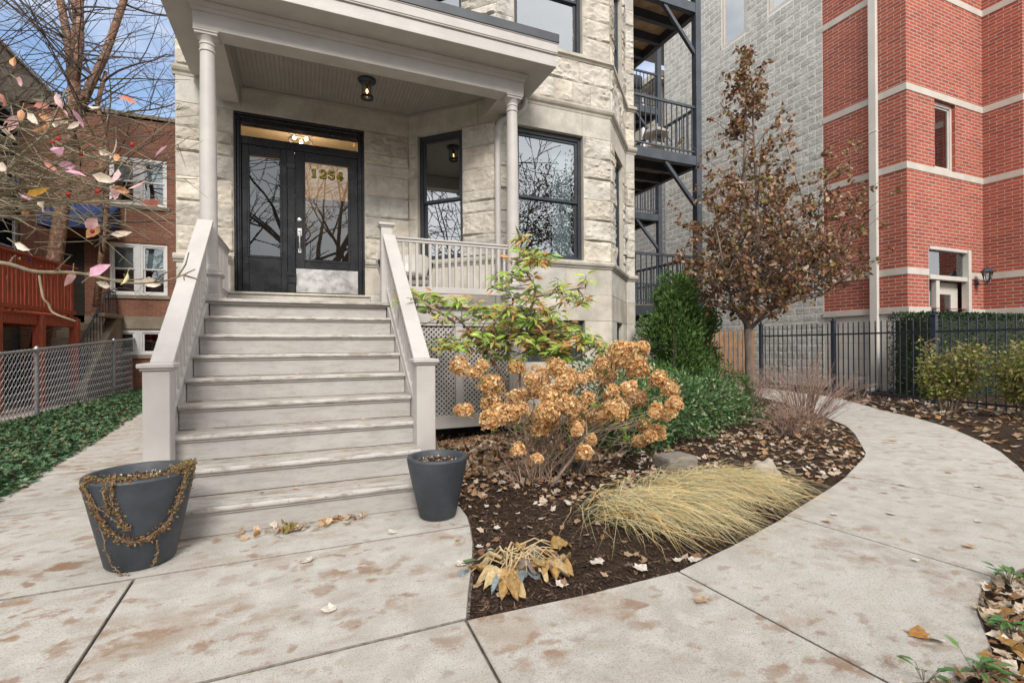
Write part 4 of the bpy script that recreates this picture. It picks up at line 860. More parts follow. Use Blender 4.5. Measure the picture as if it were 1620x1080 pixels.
bb = thing('brick_building', 'tall red brick building with pale stone bands and a recessed corner entrance', 'building', (13, 6.91, 0))
TOPZ = 14.0
mb = MB()
wall_holes(mb, (XB,8.9,0), (0,-1,0), 8.9-YB, 2.035, TOPZ, [])
N1 = wall_holes(mb, (XB,YB,0), (1,0,0), XI-XB, 2.035, TOPZ, [(1.12,2.02,5.42,7.10),(0.84,2.62,2.035,3.52)])
wall_holes(mb, (XI,YB,0), (0,-1,0), YB-YE, 2.035, TOPZ, []); wall_holes(mb, (XI,YE,0), (1,0,0), 9, 2.035, TOPZ, []); wall_holes(mb, (25.22,YE,0), (0,1,0), 12, 0, TOPZ, [])
mb.build('brick_wall', M['redbrick'], bb)
mb = MB(); wall_holes(mb, (XB,8.9,0),(0,-1,0),8.9-YB,-0.1,1.89,[]); wall_holes(mb,(XB,YB,0),(1,0,0),XI-XB,-0.1,1.89,[(0.84,2.62,-0.1,1.89)]); wall_holes(mb,(XI,YB,0),(0,-1,0),YB-YE,-0.1,1.89,[]); wall_holes(mb,(XI,YE,0),(1,0,0),9,-0.1,1.89,[])
mb.build('base_wall', M['base_block'], bb)
def band(z0, z1, d, gap=None):
    mb = MB(); pts = [V(XB,8.9,0),V(XB,YB,0),V(XI,YB,0),V(XI,YE,0),V(25.2,YE,0)]
    pr = [(-0.06,z0),(d,z0),(d,z1),(-0.06,z1)]
    if gap:
        sweep(mb, [pts[0],pts[1],V(XB+gap[0],YB,0)], pr); mb.build('stone_band', M['cast'], bb, bevel=0.004); mb = MB(); sweep(mb, [V(XB+gap[1],YB,0),pts[2],pts[3],pts[4]], pr)
    else: sweep(mb, pts, pr)
    mb.build('stone_band', M['cast'], bb, bevel=0.004)
band(1.89, 2.04, 0.05, (0.84, 2.62)); band(2.80, 2.955, 0.012, (0.84, 2.62)); band(5.27, 5.423, 0.012); band(7.105, 7.27, 0.012); band(9.60, 9.76, 0.012); band(11.4,11.56,0.012)
window(bb, V(XB,YB,0), V(1,0,0), V(0,-1,0), 1.12, 2.02, 5.425, 7.10, 0, 0.10, 0.07, 'taupe_frame', 'glass_dim')
# entrance with transom and side light
mb = MB(); xa, xb = XB+0.84, XB+2.62; ya, yb = YB+0.02, YB+0.12
mb.box(xa,xa+0.06,ya,yb,0.3,3.52); mb.box(xb-0.12,xb,ya-0.06,yb,0.3,3.52); mb.box(xa+0.06,xb-0.12,ya-0.03,yb,3.44,3.52); mb.box(xa+0.06,xb-0.12,ya-0.03,yb,2.72,2.83); mb.box(xa+0.36,xa+0.50,ya,yb,0.3,2.72)
eo = mb.build('entrance_frame', M['taupe_frame'], bb, bevel=0.008)
mb = MB(); y = YB+0.09; mb.quad((xa+0.06,y,2.83),(xb-0.12,y,2.83),(xb-0.12,y,3.44),(xa+0.06,y,3.44)); mb.quad((xa+0.10,y,0.6),(xa+0.28,y,0.6),(xa+0.28,y,2.45),(xa+0.10,y,2.45)); mb.build('pane', M['glass_dim'], eo)
mb = MB(); y0_, y1_ = YB+0.20, YB+0.25; mb.box(xa+0.5,xa+0.68,y0_,y1_,0.3,2.71); mb.box(xb-0.42,xb-0.12,y0_,y1_,0.3,2.71); mb.box(xa+0.68,xb-0.42,y0_,y1_,2.4,2.71); mb.box(xa+0.68,xb-0.42,y0_,y1_,0.3,0.7); mb.box(xa+0.06,xa+0.36,y0_,y1_,0.3,0.6); mb.box(xa+0.06,xa+0.36,y0_,y1_,2.45,2.71); mb.box(xa+0.28,xa+0.36,y0_,y1_,0.6,2.45)
do = mb.build('entrance_door', M['taupe_frame'], bb, bevel=0.006)
mb = MB(); mb.quad((xa+0.68,y0_+0.02,0.7),(xb-0.42,y0_+0.02,0.7),(xb-0.42,y0_+0.02,2.4),(xa+0.68,y0_+0.02,2.4)); mb.build('pane', M['glass_dim'], do)
mb = MB(); mb.box(XB+0.2,XI-0.1,YB+0.30,YB+3,0.0,0.28); mb.quad((XB+0.1,YB+1.5,0.2),(XI,YB+1.5,0.2),(XI,YB+1.5,8),(XB+0.1,YB+1.5,8)); mb.build('interior', M['dark'], bb)
mb = MB(); yy = 7.60; mb.box(XB-0.105,XB-0.012,yy-0.09,yy+0.09,0.10,13.5); mb.box(XB-0.112,XB-0.005,yy-0.096,yy+0.096,6.35,6.39); mb.box(XB-0.112,XB-0.005,yy-0.096,yy+0.096,3.2,3.24)
mb.add([(XB-0.105,yy-0.09,0.10),(XB-0.012,yy-0.09,0.10),(XB-0.012,yy+0.09,0.10),(XB-0.105,yy+0.09,0.10),(XB-0.30,yy-0.09,0.03),(XB-0.25,yy-0.09,-0.02),(XB-0.25,yy+0.09,-0.02),(XB-0.30,yy+0.09,0.03)],[(0,1,5,4),(1,2,6,5),(2,3,7,6),(3,0,4,7)])
mb.build('downspout', M['downspout'], bb, bevel=0.012, seg=2)
mb = MB(); mb.box(XB,25.2,YE+0.05,18,TOPZ,TOPZ+0.2) ; mb.build('roof', M['flash'], bb)
wl = thing('wall_lantern', 'dark carriage lantern on a bracket beside the red brick entrance', 'lantern', (15.87, 6.91, 2.75))
lx, ly = 15.82, 6.66
mb = MB(); mb.tube([(15.87,6.905,2.70),(15.87,6.87,2.70)],[0.06,0.05],12); mb.tube([(15.87,6.88,2.70),(15.86,6.80,2.66),(lx,ly,2.67),(lx,ly,2.72)],0.014,6); mb.build('bracket', M['iron'], wl)
mb = MB(); mb.lathe([(0.02,2.70),(0.055,2.72),(0.06,2.735)],(lx,ly,0),6)
for a in range(6):
    c, s = cos(a*pi/3), sin(a*pi/3); mb.tube([(lx+0.06*c,ly+0.06*s,2.735),(lx+0.105*c,ly+0.105*s,2.95)],0.008,4)
mb.lathe([(0.145,2.95),(0.145,2.965),(0.06,3.04),(0.025,3.06),(0.02,3.09),(0.001,3.10)],(lx,ly,0),6); mb.build('lantern_frame', M['iron'], wl)
mb = MB(); mb.lathe([(0.055,2.735),(0.10,2.95)],(lx,ly,0),6); mb.build('lantern_pane', M['clear'], wl)
cb = thing('block_building', 'pale grey split face concrete block side wall behind the brown leaved tree', 'building', (XB, 12, 0))
mb = MB(); wall_holes(mb, (XB,15.2,0),(0,-1,0),15.2-8.9,-0.1,14,[(2.85,3.85,11.05,13.4),(4.62,5.6,11.08,13.4)]); wall_holes(mb,(20,15.2,0),(-1,0,0),7.03,-0.1,14,[])
mb.build('mortar_joints', M['pale_mortar'], cb)
rb_ = random.Random(9); mb = MB(); hol = [(2.85,3.85,11.05,13.4),(4.62,5.6,11.08,13.4)]; k = 0; z = -0.1
while z < 13.3:
    for (a, b) in spans(0, 6.3, z, z + 0.21, hol):
        u = a
        while u < b - 0.02:
            nx_ = (math.floor((u - (0.21 if k % 2 else 0)) / 0.42 + 1e-6) + 1) * 0.42 + (0.21 if k % 2 else 0); e = min(b, nx_); t = rb_.uniform(0.90, 1.08); block(mb, V(XB+0.001,15.2,0), V(0,-1,0), V(-1,0,0), u, e, z, z + 0.21, True, rb_, (t, t, t*0.99), 0.030 if z < 10.5 else 0.07, 0.26, 0.013, 2.6); u = e
    z += 0.21; k += 1
mb.build('block_wall', M['split_block'], cb, smooth=True, angle=30)
mb = MB(); wall_holes(mb, (XB+0.02,28,0),(0,-1,0),12.8,-0.1,8.0,[]); mb.box(XB+0.02,20,15.3,28,7.95,8.0); mb.build('rear_wall', M['cmu'], cb)
for a, b, c in ((2.85,3.85,11.05),(4.62,5.6,11.08)): window(cb, V(XB,15.2,0), V(0,-1,0), V(-1,0,0), a, b, c, 13.4, 0, 0.03, 0.09, 'taupe_frame', 'glass')
mb = MB(); mb.quad((XB+0.6,15,10),(XB+0.6,9,10),(XB+0.6,9,14),(XB+0.6,15,14)); mb.build('interior', M['dark'], cb)
# another house far behind the block building
bh = thing('beige_house', 'beige sided house with a white gutter seen far behind the steel balconies', 'house', (15, 20, 0))
mb = MB(); mb.box(13.2,22,15.6,30,0,11.55); mb.build('wall', M['beige'], bh)
mb = MB(); mb.box(12.75,22.3,15.3,30.3,11.56,11.62); mb.box(12.72,12.80,15.3,30.3,11.62,11.80); mb.box(12.9,22,15.5,30,11.82,12.05); mb.build('eave', M['beige'], bh)
mb = MB(); mb.tube([(12.95,16.4,11.5),(12.95,16.4,8.0)],0.11,8); mb.build('downspout', M['white'], bh)
# ------------------------------------------------------------------ steel balconies
sb = thing('steel_balcony', 'dark blue grey steel balconies stacked between the stone house and block wall', 'balcony', (6.7, 9, 0))
PX, PY, BY = 7.68, 8.0, 11.6; FL = [1.98, 5.14, 8.35]
mb = MB(); mb.box(PX-0.07,PX+0.07,PY-0.07,PY+0.07,-0.05,13); mb.build('post', M['steel'], sb, bevel=0.006)
mb = MB(); mb.box(PX-0.07,PX+0.07,BY-0.07,BY+0.07,-0.05,13); mb.build('post', M['steel'], sb, bevel=0.006)
for z in FL + [11.5]:
    mb = MB(); mb.box(5.74,PX-0.071,PY-0.06,PY+0.06,z-0.20,z); mb.box(PX-0.06,PX+0.06,PY+0.071,BY-0.071,z-0.20,z); mb.box(5.74,PX-0.071,BY-0.06,BY+0.06,z-0.20,z)
    mb.build('beam', M['steel'], sb, bevel=0.004)
    mb = MB()
    for y in (8.55,9.15,9.75,10.35,10.95): mb.box(5.74,PX-0.062,y-0.05,y+0.05,z-0.19,z-0.005)
    mb.build('joist', M['steel'], sb)
    mb = MB()
    for i in range(19):
        x = 5.75 + i*0.099; mb.box(x, x+0.094, PY+0.062, BY-0.062, z-0.004, z+0.03)
    mb.build('floor_boards', M['deckwood'], sb)
    if z > 3:
        mb = MB(); mb.beam((PX-0.03,PY,z-1.05),(PX-0.86,PY,z-0.2),0.07,0.07,up=(0,1,0)); mb.build('brace', M['steel'], sb)
    for (a, b) in (((5.74,PY,z),(PX-0.07,PY,z)), ((PX,PY+0.07,z),(PX,BY-0.07,z))):
        a, b = V(*a), V(*b); d = (b-a).normalized(); L = (b-a).length
        mb = MB(); mb.beam(a+V(0,0,1.04),b+V(0,0,1.04),0.05,0.05); mb.beam(a+V(0,0,0.10),b+V(0,0,0.10),0.035,0.03)
        nb = int(L/0.125)
        for i in range(nb): p = a + d*(L*(i+0.5)/nb); mb.beam(p+V(0,0,0.10),p+V(0,0,1.03),0.019,0.019,up=(0,1,0))
        mb.build('railing', M['steel'], sb)
mb = MB()
for i in range(22): mb.box(5.76,7.6,11.75,11.79,3.0+i*0.09,3.06+i*0.09)
mb.build('slat_screen', M['frame'], sb)
rear = copy_tree(sb); rear.location = sb.location + V(2.32,4.0,0); rear['label'] = 'farther set of dark steel balconies glimpsed behind the nearer balconies'; rear['group'] = 'steel balconies'; sb['group'] = 'steel balconies'; sb['label'] = 'nearer set of dark blue grey steel balconies between stone house and block wall'
slt = thing('stone_lantern', 'pale stone pagoda lantern standing on the middle steel balcony', 'garden lantern', (7.0, 8.5, 5.17))
mb = MB(); c = (7.0,8.5,5.17); mb.lathe([(0.001,0.0),(0.24,0.0),(0.22,0.06),(0.13,0.14),(0.10,0.16),(0.10,0.24),(0.20,0.26),(0.20,0.31),(0.12,0.32),(0.12,0.50),(0.30,0.53),(0.29,0.57),(0.12,0.68),(0.05,0.70),(0.06,0.76),(0.001,0.79)],c,6); mb.build('stone_body', M['lantern_stone'], slt)
mb = MB(); mb.box(6.93,7.07,8.375,8.40,5.52,5.64); mb.build('light_opening', M['dark'], slt)
wc = thing('wire_chair', 'black wire framed chair on the middle steel balcony', 'chair', (7.4, 8.75, 5.17))
mb = MB(); c = V(7.38,8.75,5.6)
mb.tube([c+V(0,0,0.42),c+V(0.27,0,0.15),c+V(0.12,0,-0.18),c+V(-0.05,0,-0.28),c+V(-0.27,0,0.0),c+V(0,0,0.42)],0.012,5)
for q in ((-0.18,0.2),(0.18,0.2),(0.1,-0.2),(-0.12,-0.2)): mb.tube([c+V(0,0,-0.15),c+V(q[0],q[1],-0.43)],0.011,5)
for i in range(5): mb.tube([c+V(-0.2+0.09*i,0,0.05+0.05*i),c+V(-0.06+0.07*i,0.02,-0.18+0.04*i)],0.005,4)
mb.build('wire_frame', M['iron'], wc)
gp = thing('grill', 'black covered grill on the farther upper balcony', 'grill', (9.3, 12.5, 8.38))
mb = MB(); mb.box(8.9,9.7,12.3,12.8,9.05,9.5); mb.build('hood', M['frame'], gp, bevel=0.09, seg=3)
mb = MB(); mb.box(9.0,9.6,12.32,12.78,8.39,9.04); mb.build('cabinet', M['frame'], gp, bevel=0.01)
# ------------------------------------------------------------------ iron fence
def iron_fence(a, b, label, first=True, last=True):
    a, b = V(*a), V(*b); t = thing('iron_fence_panel', label, 'fence', a, 'panels of the black iron fence')
    d = (b - a); L = d.length; d.normalize(); H = 1.64
    mb = MB()
    for z in (0.14, 1.40): mb = MB(); mb.beam(a+V(0,0,z),b+V(0,0,z),0.03,0.035); mb.build('rail', M['iron'], t)
    n = int(L/0.132); step = L/n
    for i in range(1, n):
        p = a + d*step*i; m2 = MB(); m2.beam(p+V(0,0,0.05),p+V(0,0,H),0.018,0.018,up=(0,1,0)); q = p+V(0,0,H); m2.add([q+V(-0.009,-0.009,0),q+V(0.009,-0.009,0),q+V(0.009,0.009,0),q+V(-0.009,0.009,0),q+V(0,0,0.04)],[(0,1,4),(1,2,4),(2,3,4),(3,0,4)]); m2.build('picket', M['iron'], t)
    if first: fpost(a)
    return t
def fpost(p):
    t = thing('fence_post', FPL.pop(0), 'fence post', p, 'black iron fence posts'); x, y = p.x, p.y
    mb = MB(); mb.box(x-0.042,x+0.042,y-0.042,y+0.042,-0.08,1.70); mb.build('shaft', M['iron'], t, bevel=0.004)
    mb = MB(); mb.box(x-0.055,x+0.055,y-0.055,y+0.055,1.701,1.725); mb.lathe([(0.02,1.725),(0.018,1.74),(0.036,1.765),(0.036,1.785),(0.02,1.805),(0.001,1.812)],(x,y,0),10); mb.build('finial', M['iron'], t, smooth=True, angle=40)
FPL = ['black iron fence post at the gate end behind the bare twiggy shrub', 'black iron fence post between the bare twiggy shrub and pale base wall', 'black iron fence post rising behind the yellow green bush', 'black iron fence post past the right edge beside the second bush']
F0, F1, F2, F3 = (11.42,9.60,0), (11.34,7.57,0), (10.83,5.34,0), (10.55,3.2,0)
iron_fence(F0, F1, 'farthest black iron fence panel behind the bare twiggy shrub'); iron_fence(F1, F2, 'middle black iron fence panel in front of the pale base wall'); iron_fence(F2, F3, 'nearest black iron fence panel in front of the clipped hedge'); fpost(V(*F3))
pg = thing('picket_gate', 'brown wooden picket gate behind the tree trunk and bare shrub', 'gate', (10.6, 9.75, 0))
for z in (0.45,1.18): mb = MB(); mb.box(9.6,11.36,9.80,9.84,z,z+0.09); mb.build('rail', M['cedar'], pg)
x = 9.62
while x < 11.3:
    mb = MB(); h = 1.50 + R.uniform(-0.02, 0.02); mb.add([(x,9.775,0.12),(x+0.09,9.775,0.12),(x+0.09,9.775,h),(x+0.07,9.775,h+0.05),(x+0.045,9.775,h+0.08),(x+0.02,9.775,h+0.05),(x,9.775,h)] + [(x,9.797,0.12),(x+0.09,9.797,0.12),(x+0.09,9.797,h),(x+0.07,9.797,h+0.05),(x+0.045,9.797,h+0.08),(x+0.02,9.797,h+0.05),(x,9.797,h)], [(0,1,2,3,4,5,6),(13,12,11,10,9,8,7)] + [(i,7+i,7+(i+1)%7,(i+1)%7) for i in range(7)]); mb.build('picket', M['cedar'], pg); x += 0.165
# ------------------------------------------------------------------ next door on the left
YR = 17.0
ob = thing('old_brick_house', 'old orange brown brick apartment house with white twin windows beyond the chain link fence', 'house', (-5, YR, 0))
mb = MB(); P = V(-6.9,YR,0); holes = [(1.90,3.26,2.70,4.18),(1.90,3.26,5.25,6.62),(1.98,3.12,1.0,1.72)]
N2 = wall_holes(mb, P, (1,0,0), 6.2, 2.10, 7.75, holes[:2]); wall_holes(mb, P, (1,0,0), 6.2, -0.1, 1.74, [holes[2]]); wall_holes(mb, (-0.7,YR,0),(0,1,0),12,-0.1,7.75,[])
mb.build('brick_wall', M['oldbrick'], ob)
mb = MB(); mb.box(-6.9,-0.7,YR-0.02,YR+0.1,1.742,2.098); mb.build('stone_band', M['step'], ob)
mb = MB(); mb.box(-6.95,-0.68,YR-0.05,YR+0.3,7.752,7.85); mb.build('coping', M['step'], ob)
mb = MB(); mb.box(-6.9,-0.7,YR,YR+12,7.7,7.76); mb.build('roof', M['flash'], ob)
for h in holes:
    s = 0.03; mid = (h[0]+h[1])/2
    for a, b in ((h[0], mid-s), (mid+s, h[1])): window(ob, P, V(1,0,0), V(0,-1,0), a, b, h[2], h[3], 0.5 if h[2] > 2 else 0, 0.05, 0.065, 'white', 'glass_dim')
    mb = MB(); mb.box(P.x+mid-s,P.x+mid+s,YR+0.02,YR+0.1,h[2],h[3]); mb.build('mullion', M['white'], ob)
    mb = MB(); mb.box(P.x+h[0]-0.08,P.x+h[1]+0.08,YR-0.05,YR+0.1,h[2]-0.10,h[2]-0.002); mb.build('window_sill', M['step'], ob)
    if h[2] > 2:
        mb = MB(); mb.quad((P.x+h[0],YR+0.2,(h[2]+h[3])/2),(P.x+h[1],YR+0.2,(h[2]+h[3])/2),(P.x+h[1],YR+0.2,h[3]),(P.x+h[0],YR+0.2,h[3])); mb.build('blind', M['blind'], ob)
mb = MB(); mb.quad((-6.9,YR+0.8,0),(-0.7,YR+0.8,0),(-0.7,YR+0.8,7.6),(-6.9,YR+0.8,7.6)); mb.build('interior', M['dark'], ob)
mb = MB(); mb.box(-6.3,-5.55,YR-0.02,YR+0.02,1.9,4.2); mb.build('entry_door', M['dark'], ob)
aw = thing('door_awning', 'bright blue canvas awning over the side door of the old brick house', 'awning', (-5.6, 16.9, 4.6))
mb = MB(); xs = (-6.15,-4.75); mb.add([(xs[0],16.95,5.15),(xs[1],16.95,5.15),(xs[1],15.9,4.55),(xs[0],15.9,4.55),(xs[0],15.9,4.30),(xs[1],15.9,4.30),(xs[0],16.95,4.35),(xs[1],16.95,4.35)],[(0,3,2,1),(3,4,5,2),(0,6,4,3),(1,2,5,7)]); mb.build('canvas', M['awning'], aw)
mb = MB()
for x in xs: mb.tube([(x,16.95,4.4),(x,15.92,4.32)],0.015,5); mb.tube([(x,16.95,5.1),(x,15.92,4.53)],0.015,5)
mb.build('awning_frame', M['iron'], aw)
stp = thing('side_steps', 'worn tan stone steps to the side door of the old brick house', 'steps', (-5.4, 15.8, 0))
mb = MB()
for i in range(9): mb.box(-5.95,-4.95,14.5+i*0.27,16.98,0.0 if i == 0 else 0.21*i+0.001,0.21*(i+1))
mb.build('flight', M['step'], stp, bevel=0.015)
mb = MB(); mb.add([(-4.94,14.5,0),(-4.94,16.98,0),(-4.94,16.98,2.0),(-4.94,16.5,2.0),(-4.94,14.5,0.35)] + [(-4.70,14.5,0),(-4.70,16.98,0),(-4.70,16.98,2.0),(-4.70,16.5,2.0),(-4.70,14.5,0.35)], [(0,1,2,3,4),(9,8,7,6,5)] + [(i,5+i,5+(i+1)%5,(i+1)%5) for i in range(5)]); mb.box(-4.97,-4.67,15.6,16.98,2.002,2.10); mb.build('cheek_wall', M['step'], stp, bevel=0.012)
mb = MB(); mb.tube([(-4.85,14.6,0.3),(-4.85,14.6,1.3),(-4.85,16.4,2.75),(-4.85,16.95,2.75)],0.022,6)
for i in range(9): y = 14.8+i*0.2; mb.tube([(-4.85,y,0.5+(y-14.8)*0.85),(-4.85,y,1.45+(y-14.8)*0.8)],0.009,4)
for i in range(5): y = 16.45+i*0.12; mb.tube([(-4.85,y,2.1),(-4.85,y,2.74)],0.009,4)
mb.build('hand_rail', M['iron'], stp)
tb = thing('tan_brick_building', 'tan brick building with a long side wall at the left edge of the view', 'building', (-8, 18, 0))
mb = MB(); XT = -7.05; wall_holes(mb, (XT,7.0,0),(0,1,0),13.0,-0.1,8.92,[(9.2,10.6,5.6,7.6),(9.25,10.3,3.0,4.75),(4,5.2,5.6,7.6)]); wall_holes(mb,(-16,7.0,0),(1,0,0),16+XT,-0.1,8.92,[])
mb.build('brick_wall', M['tanbrick'], tb)
mb = MB(); mb.box(-16,XT+0.06,6.95,20.1,8.922,9.0); mb.build('coping', M['step'], tb)
for h in ((9.2,10.6,5.6,7.6),(9.25,10.3,3.0,4.75),(4,5.2,5.6,7.6)): window(tb, V(XT,7.0,0), V(0,1,0), V(1,0,0), *h, 0.5, 0.05, 0.09, 'white', 'glass_dim')
mb = MB(); mb.quad((XT-0.7,7.2,0),(XT-0.7,19.8,0),(XT-0.7,19.8,8.8),(XT-0.7,7.2,8.8)); mb.build('interior', M['dark'], tb)
# red stained deck
rd = thing('red_wooden_deck', 'red stained raised wooden deck with slatted railing beyond the chain link fence', 'deck', (-5.2, 13.5, 0))
A, B = V(-5.32,10.6,0), V(-4.95,14.6,0); dd = (B-A).normalized(); pp = V(-dd.y, dd.x, 0); zf = 1.93
mb = MB(); mb.obox((A+B)/2 + pp*1.0 + V(0,0,zf-0.02), dd*(B-A).length/2, pp*1.0, V(0,0,0.02)); mb.build('deck_floor', M['redstain'], rd)
mb = MB(); mb.beam(A+V(0,0,zf-0.14),B+V(0,0,zf-0.14),0.05,0.20); mb.beam(B+V(0,0,zf-0.14),B+pp*2+V(0,0,zf-0.14),0.05,0.20); mb.build('rim_beam', M['redstain'], rd)
for (a, b) in ((A, B), (B, B + pp*2)):
    mb = MB(); d = (b-a).normalized(); L = (b-a).length
    mb.beam(a+V(0,0,zf+1.14),b+V(0,0,zf+1.14),0.14,0.04); mb.beam(a+V(0,0,zf+0.10),b+V(0,0,zf+0.10),0.05,0.08); mb.beam(a+V(0,0,zf-0.02),b+V(0,0,zf-0.02),0.13,0.035)
    for i in range(int(L/0.128)): p = a+d*(0.06+i*0.128); mb.obox(p+V(0,0,zf+0.57), d*0.036, V(-d.y,d.x,0)*0.011, V(0,0,0.54))
    mb.build('railing', M['redstain'], rd)
for q in (0.0, 0.33, 0.66, 1.0):
    p = A + (B-A)*q; mb = MB(); mb.box(p.x-0.08,p.x+0.08,p.y-0.08,p.y+0.08,-0.05,zf-0.04); mb.build('post', M['redstain'], rd)
mb = MB(); mb.obox((A+B)/2+pp*1.3+V(0,0,0.7), dd*1.9, pp*0.02, V(0,0,0.7)); mb.build('dark_sheet', M['dark'], rd)  # upright near-black sheet below the deck floor
sl = thing('string_lights', 'string of coloured bulbs hung along the red deck railing', 'string lights', (-5.1, 12, 2.6))
mb = MB(); cols = [(0.5,0.02,0.02),(0.6,0.35,0.03),(0.03,0.04,0.25),(0.5,0.10,0.03)]; pts = []
for i in range(25):
    t = i/24; p = A+(B-A)*t - pp*0.10; pts.append(p+V(0,0,zf+0.85+0.22*abs(sin(t*9))))
mb.tube(pts,0.006,4); so = mb.build('cord', M['iron'], sl)
for i in range(1,25,2):
    mb = MB(); mb.blob(pts[i]+V(0,0,-0.03),0.022,0.022,0.032,1,0,8,6,cols[i//2%4]); mb.build('bulb', M['leaf'], sl, smooth=True)
# chain link fence
cf = thing('chain_link_fence', 'galvanised chain link fence with round posts along the ivy strip', 'fence', (-4.45, 14, 0))
XC = -4.45
def ctop(y): return lerp(1.10, 1.62, (y-10.0)/10.0) if y > 10 else 1.10
for y in (8.4,11.5,15.4,19.2,21.5):
    mb = MB(); mb.tube([(XC,y,-0.05),(XC,y,ctop(y)+0.02)],0.036,10); mb.lathe([(0.042,0),(0.042,0.02),(0.02,0.05),(0.001,0.055)],(XC,y,ctop(y)+0.015),10); mb.build('post', M['galv'], cf, smooth=True, angle=40)
mb = MB(); mb.tube([(XC,5,ctop(5)),(XC,10,ctop(10)),(XC,22,ctop(22))],0.026,8); mb.build('top_rail', M['galv'], cf, smooth=True)
mb = MB(); y = 7.0; pw = 0.062; i = 0
while y < 22:
    n = 18; zt = ctop(y) + 0.03; z0 = 0.02; hh = (zt-z0)/n; pts = []
    for k in range(n+1):
        pts.append(V(XC-0.03+0.006*(k%2), y + (pw*0.5 if (k % 2) ^ (i % 2) else -pw*0.5)*0.98, z0+k*hh))
    mb.tube(pts,0.005,3,cap=False); y += pw; i += 1
mb.build('chain_link', M['galv'], cf)
# river birch behind the deck
def branch(mb, p, d, L, r, depth, rng, spread=0.6, up=0.15, kids=3, segs=5, tips=None, minr=0.003, gnarl=0.16, shrink=0.62, nside=None):
    pts = [Vector(p)]; rad = [r]; d = Vector(d).normalized()
    for i in range(segs):
        d = (d + rvec(rng)*gnarl + V(0,0,up*0.35)).normalized(); pts.append(pts[-1] + d*(L/segs)); rad.append(max(minr, r*(1 - 0.62*(i+1)/segs)))
    mb.tube(pts, rad, nside or (8 if r > 0.03 else 5 if r > 0.01 else 3), cap=False)
    if tips is not None: tips.append((pts[-1], d, depth))
    if depth <= 0: return
    for k in range(kids):
        t = rng.uniform(0.35, 1.0) if k else 1.0; i = min(segs-1, int(t*segs)); q = pts[i].lerp(pts[i+1], t*segs-i) if t < 1 else pts[-1]
        nd = (d + rvec(rng)*spread*1.5).normalized()
        branch(mb, q, nd, L*rng.uniform(shrink*0.75, shrink*1.2), max(minr, rad[i]*0.62), depth-1, rng, spread, up, kids, max(3, segs-1), tips, minr, gnarl, shrink)
bt = thing('river_birch_tree', 'bare multi stemmed birch with peeling pink brown bark rising beyond the red deck', 'tree', (-5.75, 15.0, 0))
rb = random.Random(11)
mb = MB(); trunk = [(-5.85,15,-0.1),(-5.78,15,1.0),(-5.55,15.02,2.6),(-5.35,15.0,4.2),(-5.22,15,5.6),(-5.12,15,6.9),(-5.05,15,7.6)]
mb.tube(trunk,[0.20,0.185,0.165,0.15,0.135,0.125,0.12],14)
stems = [[(-5.08,15,7.3),(-5.2,15.1,8.6),(-5.35,15,9.7),(-5.75,15,11.6),(-6.0,15,14)], [(-5.08,15,7.3),(-4.95,15,8.6),(-4.98,15.1,9.6),(-4.75,15,11.2),(-4.6,15,14)], [(-5.08,15,6.6),(-4.75,14.9,7.5),(-4.45,14.9,8.3),(-4.05,14.9,9.8),(-3.75,14.9,11.4),(-3.5,15,13)], [(-4.7,15.1,2.2),(-4.5,15.1,4.5),(-4.48,15.1,6.2),(-4.62,15.0,7.2),(-4.45,15.0,8.0)], [(-5.1,15,8),(-5.05,15.1,9.2),(-5.12,15,10.6),(-5.0,15,13)]]
for s_, r0 in zip(stems, (0.10,0.095,0.105,0.075,0.08)): mb.tube(s_,[r0*(1-0.55*i/len(s_)) for i in range(len(s_))],10)
mb.build('trunk', M['birchbark'], bt, smooth=True)
mb = MB()
for s_ in stems:
    for i in range(1, len(s_)):
        for k in range(4):
            p = V(*s_[i-1]).lerp(V(*s_[i]), rb.random()); d = V(rb.uniform(-1,1), rb.uniform(-0.7,0.5), rb.uniform(-0.1,0.9)); branch(mb, p, d, rb.uniform(1.2,2.6), rb.uniform(0.014,0.03), 3, rb, 0.5, 0.05, 2, 6, None, 0.004)
for k in range(16):
    p = V(-5.1+rb.uniform(-0.1,0.6),15,rb.uniform(4.5,8)); d = V(rb.uniform(-0.3,1.1), rb.uniform(-0.9,0.1), rb.uniform(-0.1,0.7)); branch(mb, p, d, rb.uniform(1.5,3.2), 0.020, 3, rb, 0.5, -0.02, 3, 6, None, 0.004)
mb.build('branches', M['darktwig'], bt)
# ------------------------------------------------------------------ trees and plants
def pick(pal, rng=R):
    t = rng.random(); s = 0
    for wgt, c in pal:
        s += wgt
        if t <= s: return jit(c, 0.22, rng)
    return jit(pal[-1][1], 0.22, rng)
# young tree with brown leaves in the bed
rp = random.Random(33); TX, TY = 7.05, 6.15
pt = thing('young_tree', 'young upright tree holding brown withered leaves in front of the block wall', 'tree', (TX, TY, 0))
def hwid(z, side):     # half width of the crown towards the path (side=1) and towards the house (side=-1)
    zs = [1.25,1.6,2.1,2.6,3.1,3.7,4.3,5.0,5.7,6.3]; rt_ = [0.65,1.5,1.95,2.0,1.75,1.05,0.75,0.55,0.38,0.15]; lf_ = [0.55,0.95,1.15,1.2,1.15,0.95,0.72,0.52,0.36,0.15]
    z = max(zs[0], min(zs[-1]-1e-4, z)); i = max(k for k in range(len(zs)-1) if zs[k] <= z); t = (z-zs[i])/(zs[i+1]-zs[i])
    return lerp(lerp(lf_[i],lf_[i+1],t), lerp(rt_[i],rt_[i+1],t), (side+1)/2)
tr, lv = MB(), MB()
lead = [[(TX,TY,-0.05),(TX-0.02,TY,0.5),(TX-0.03,TY,1.05),(TX-0.05,TY,1.45)]]
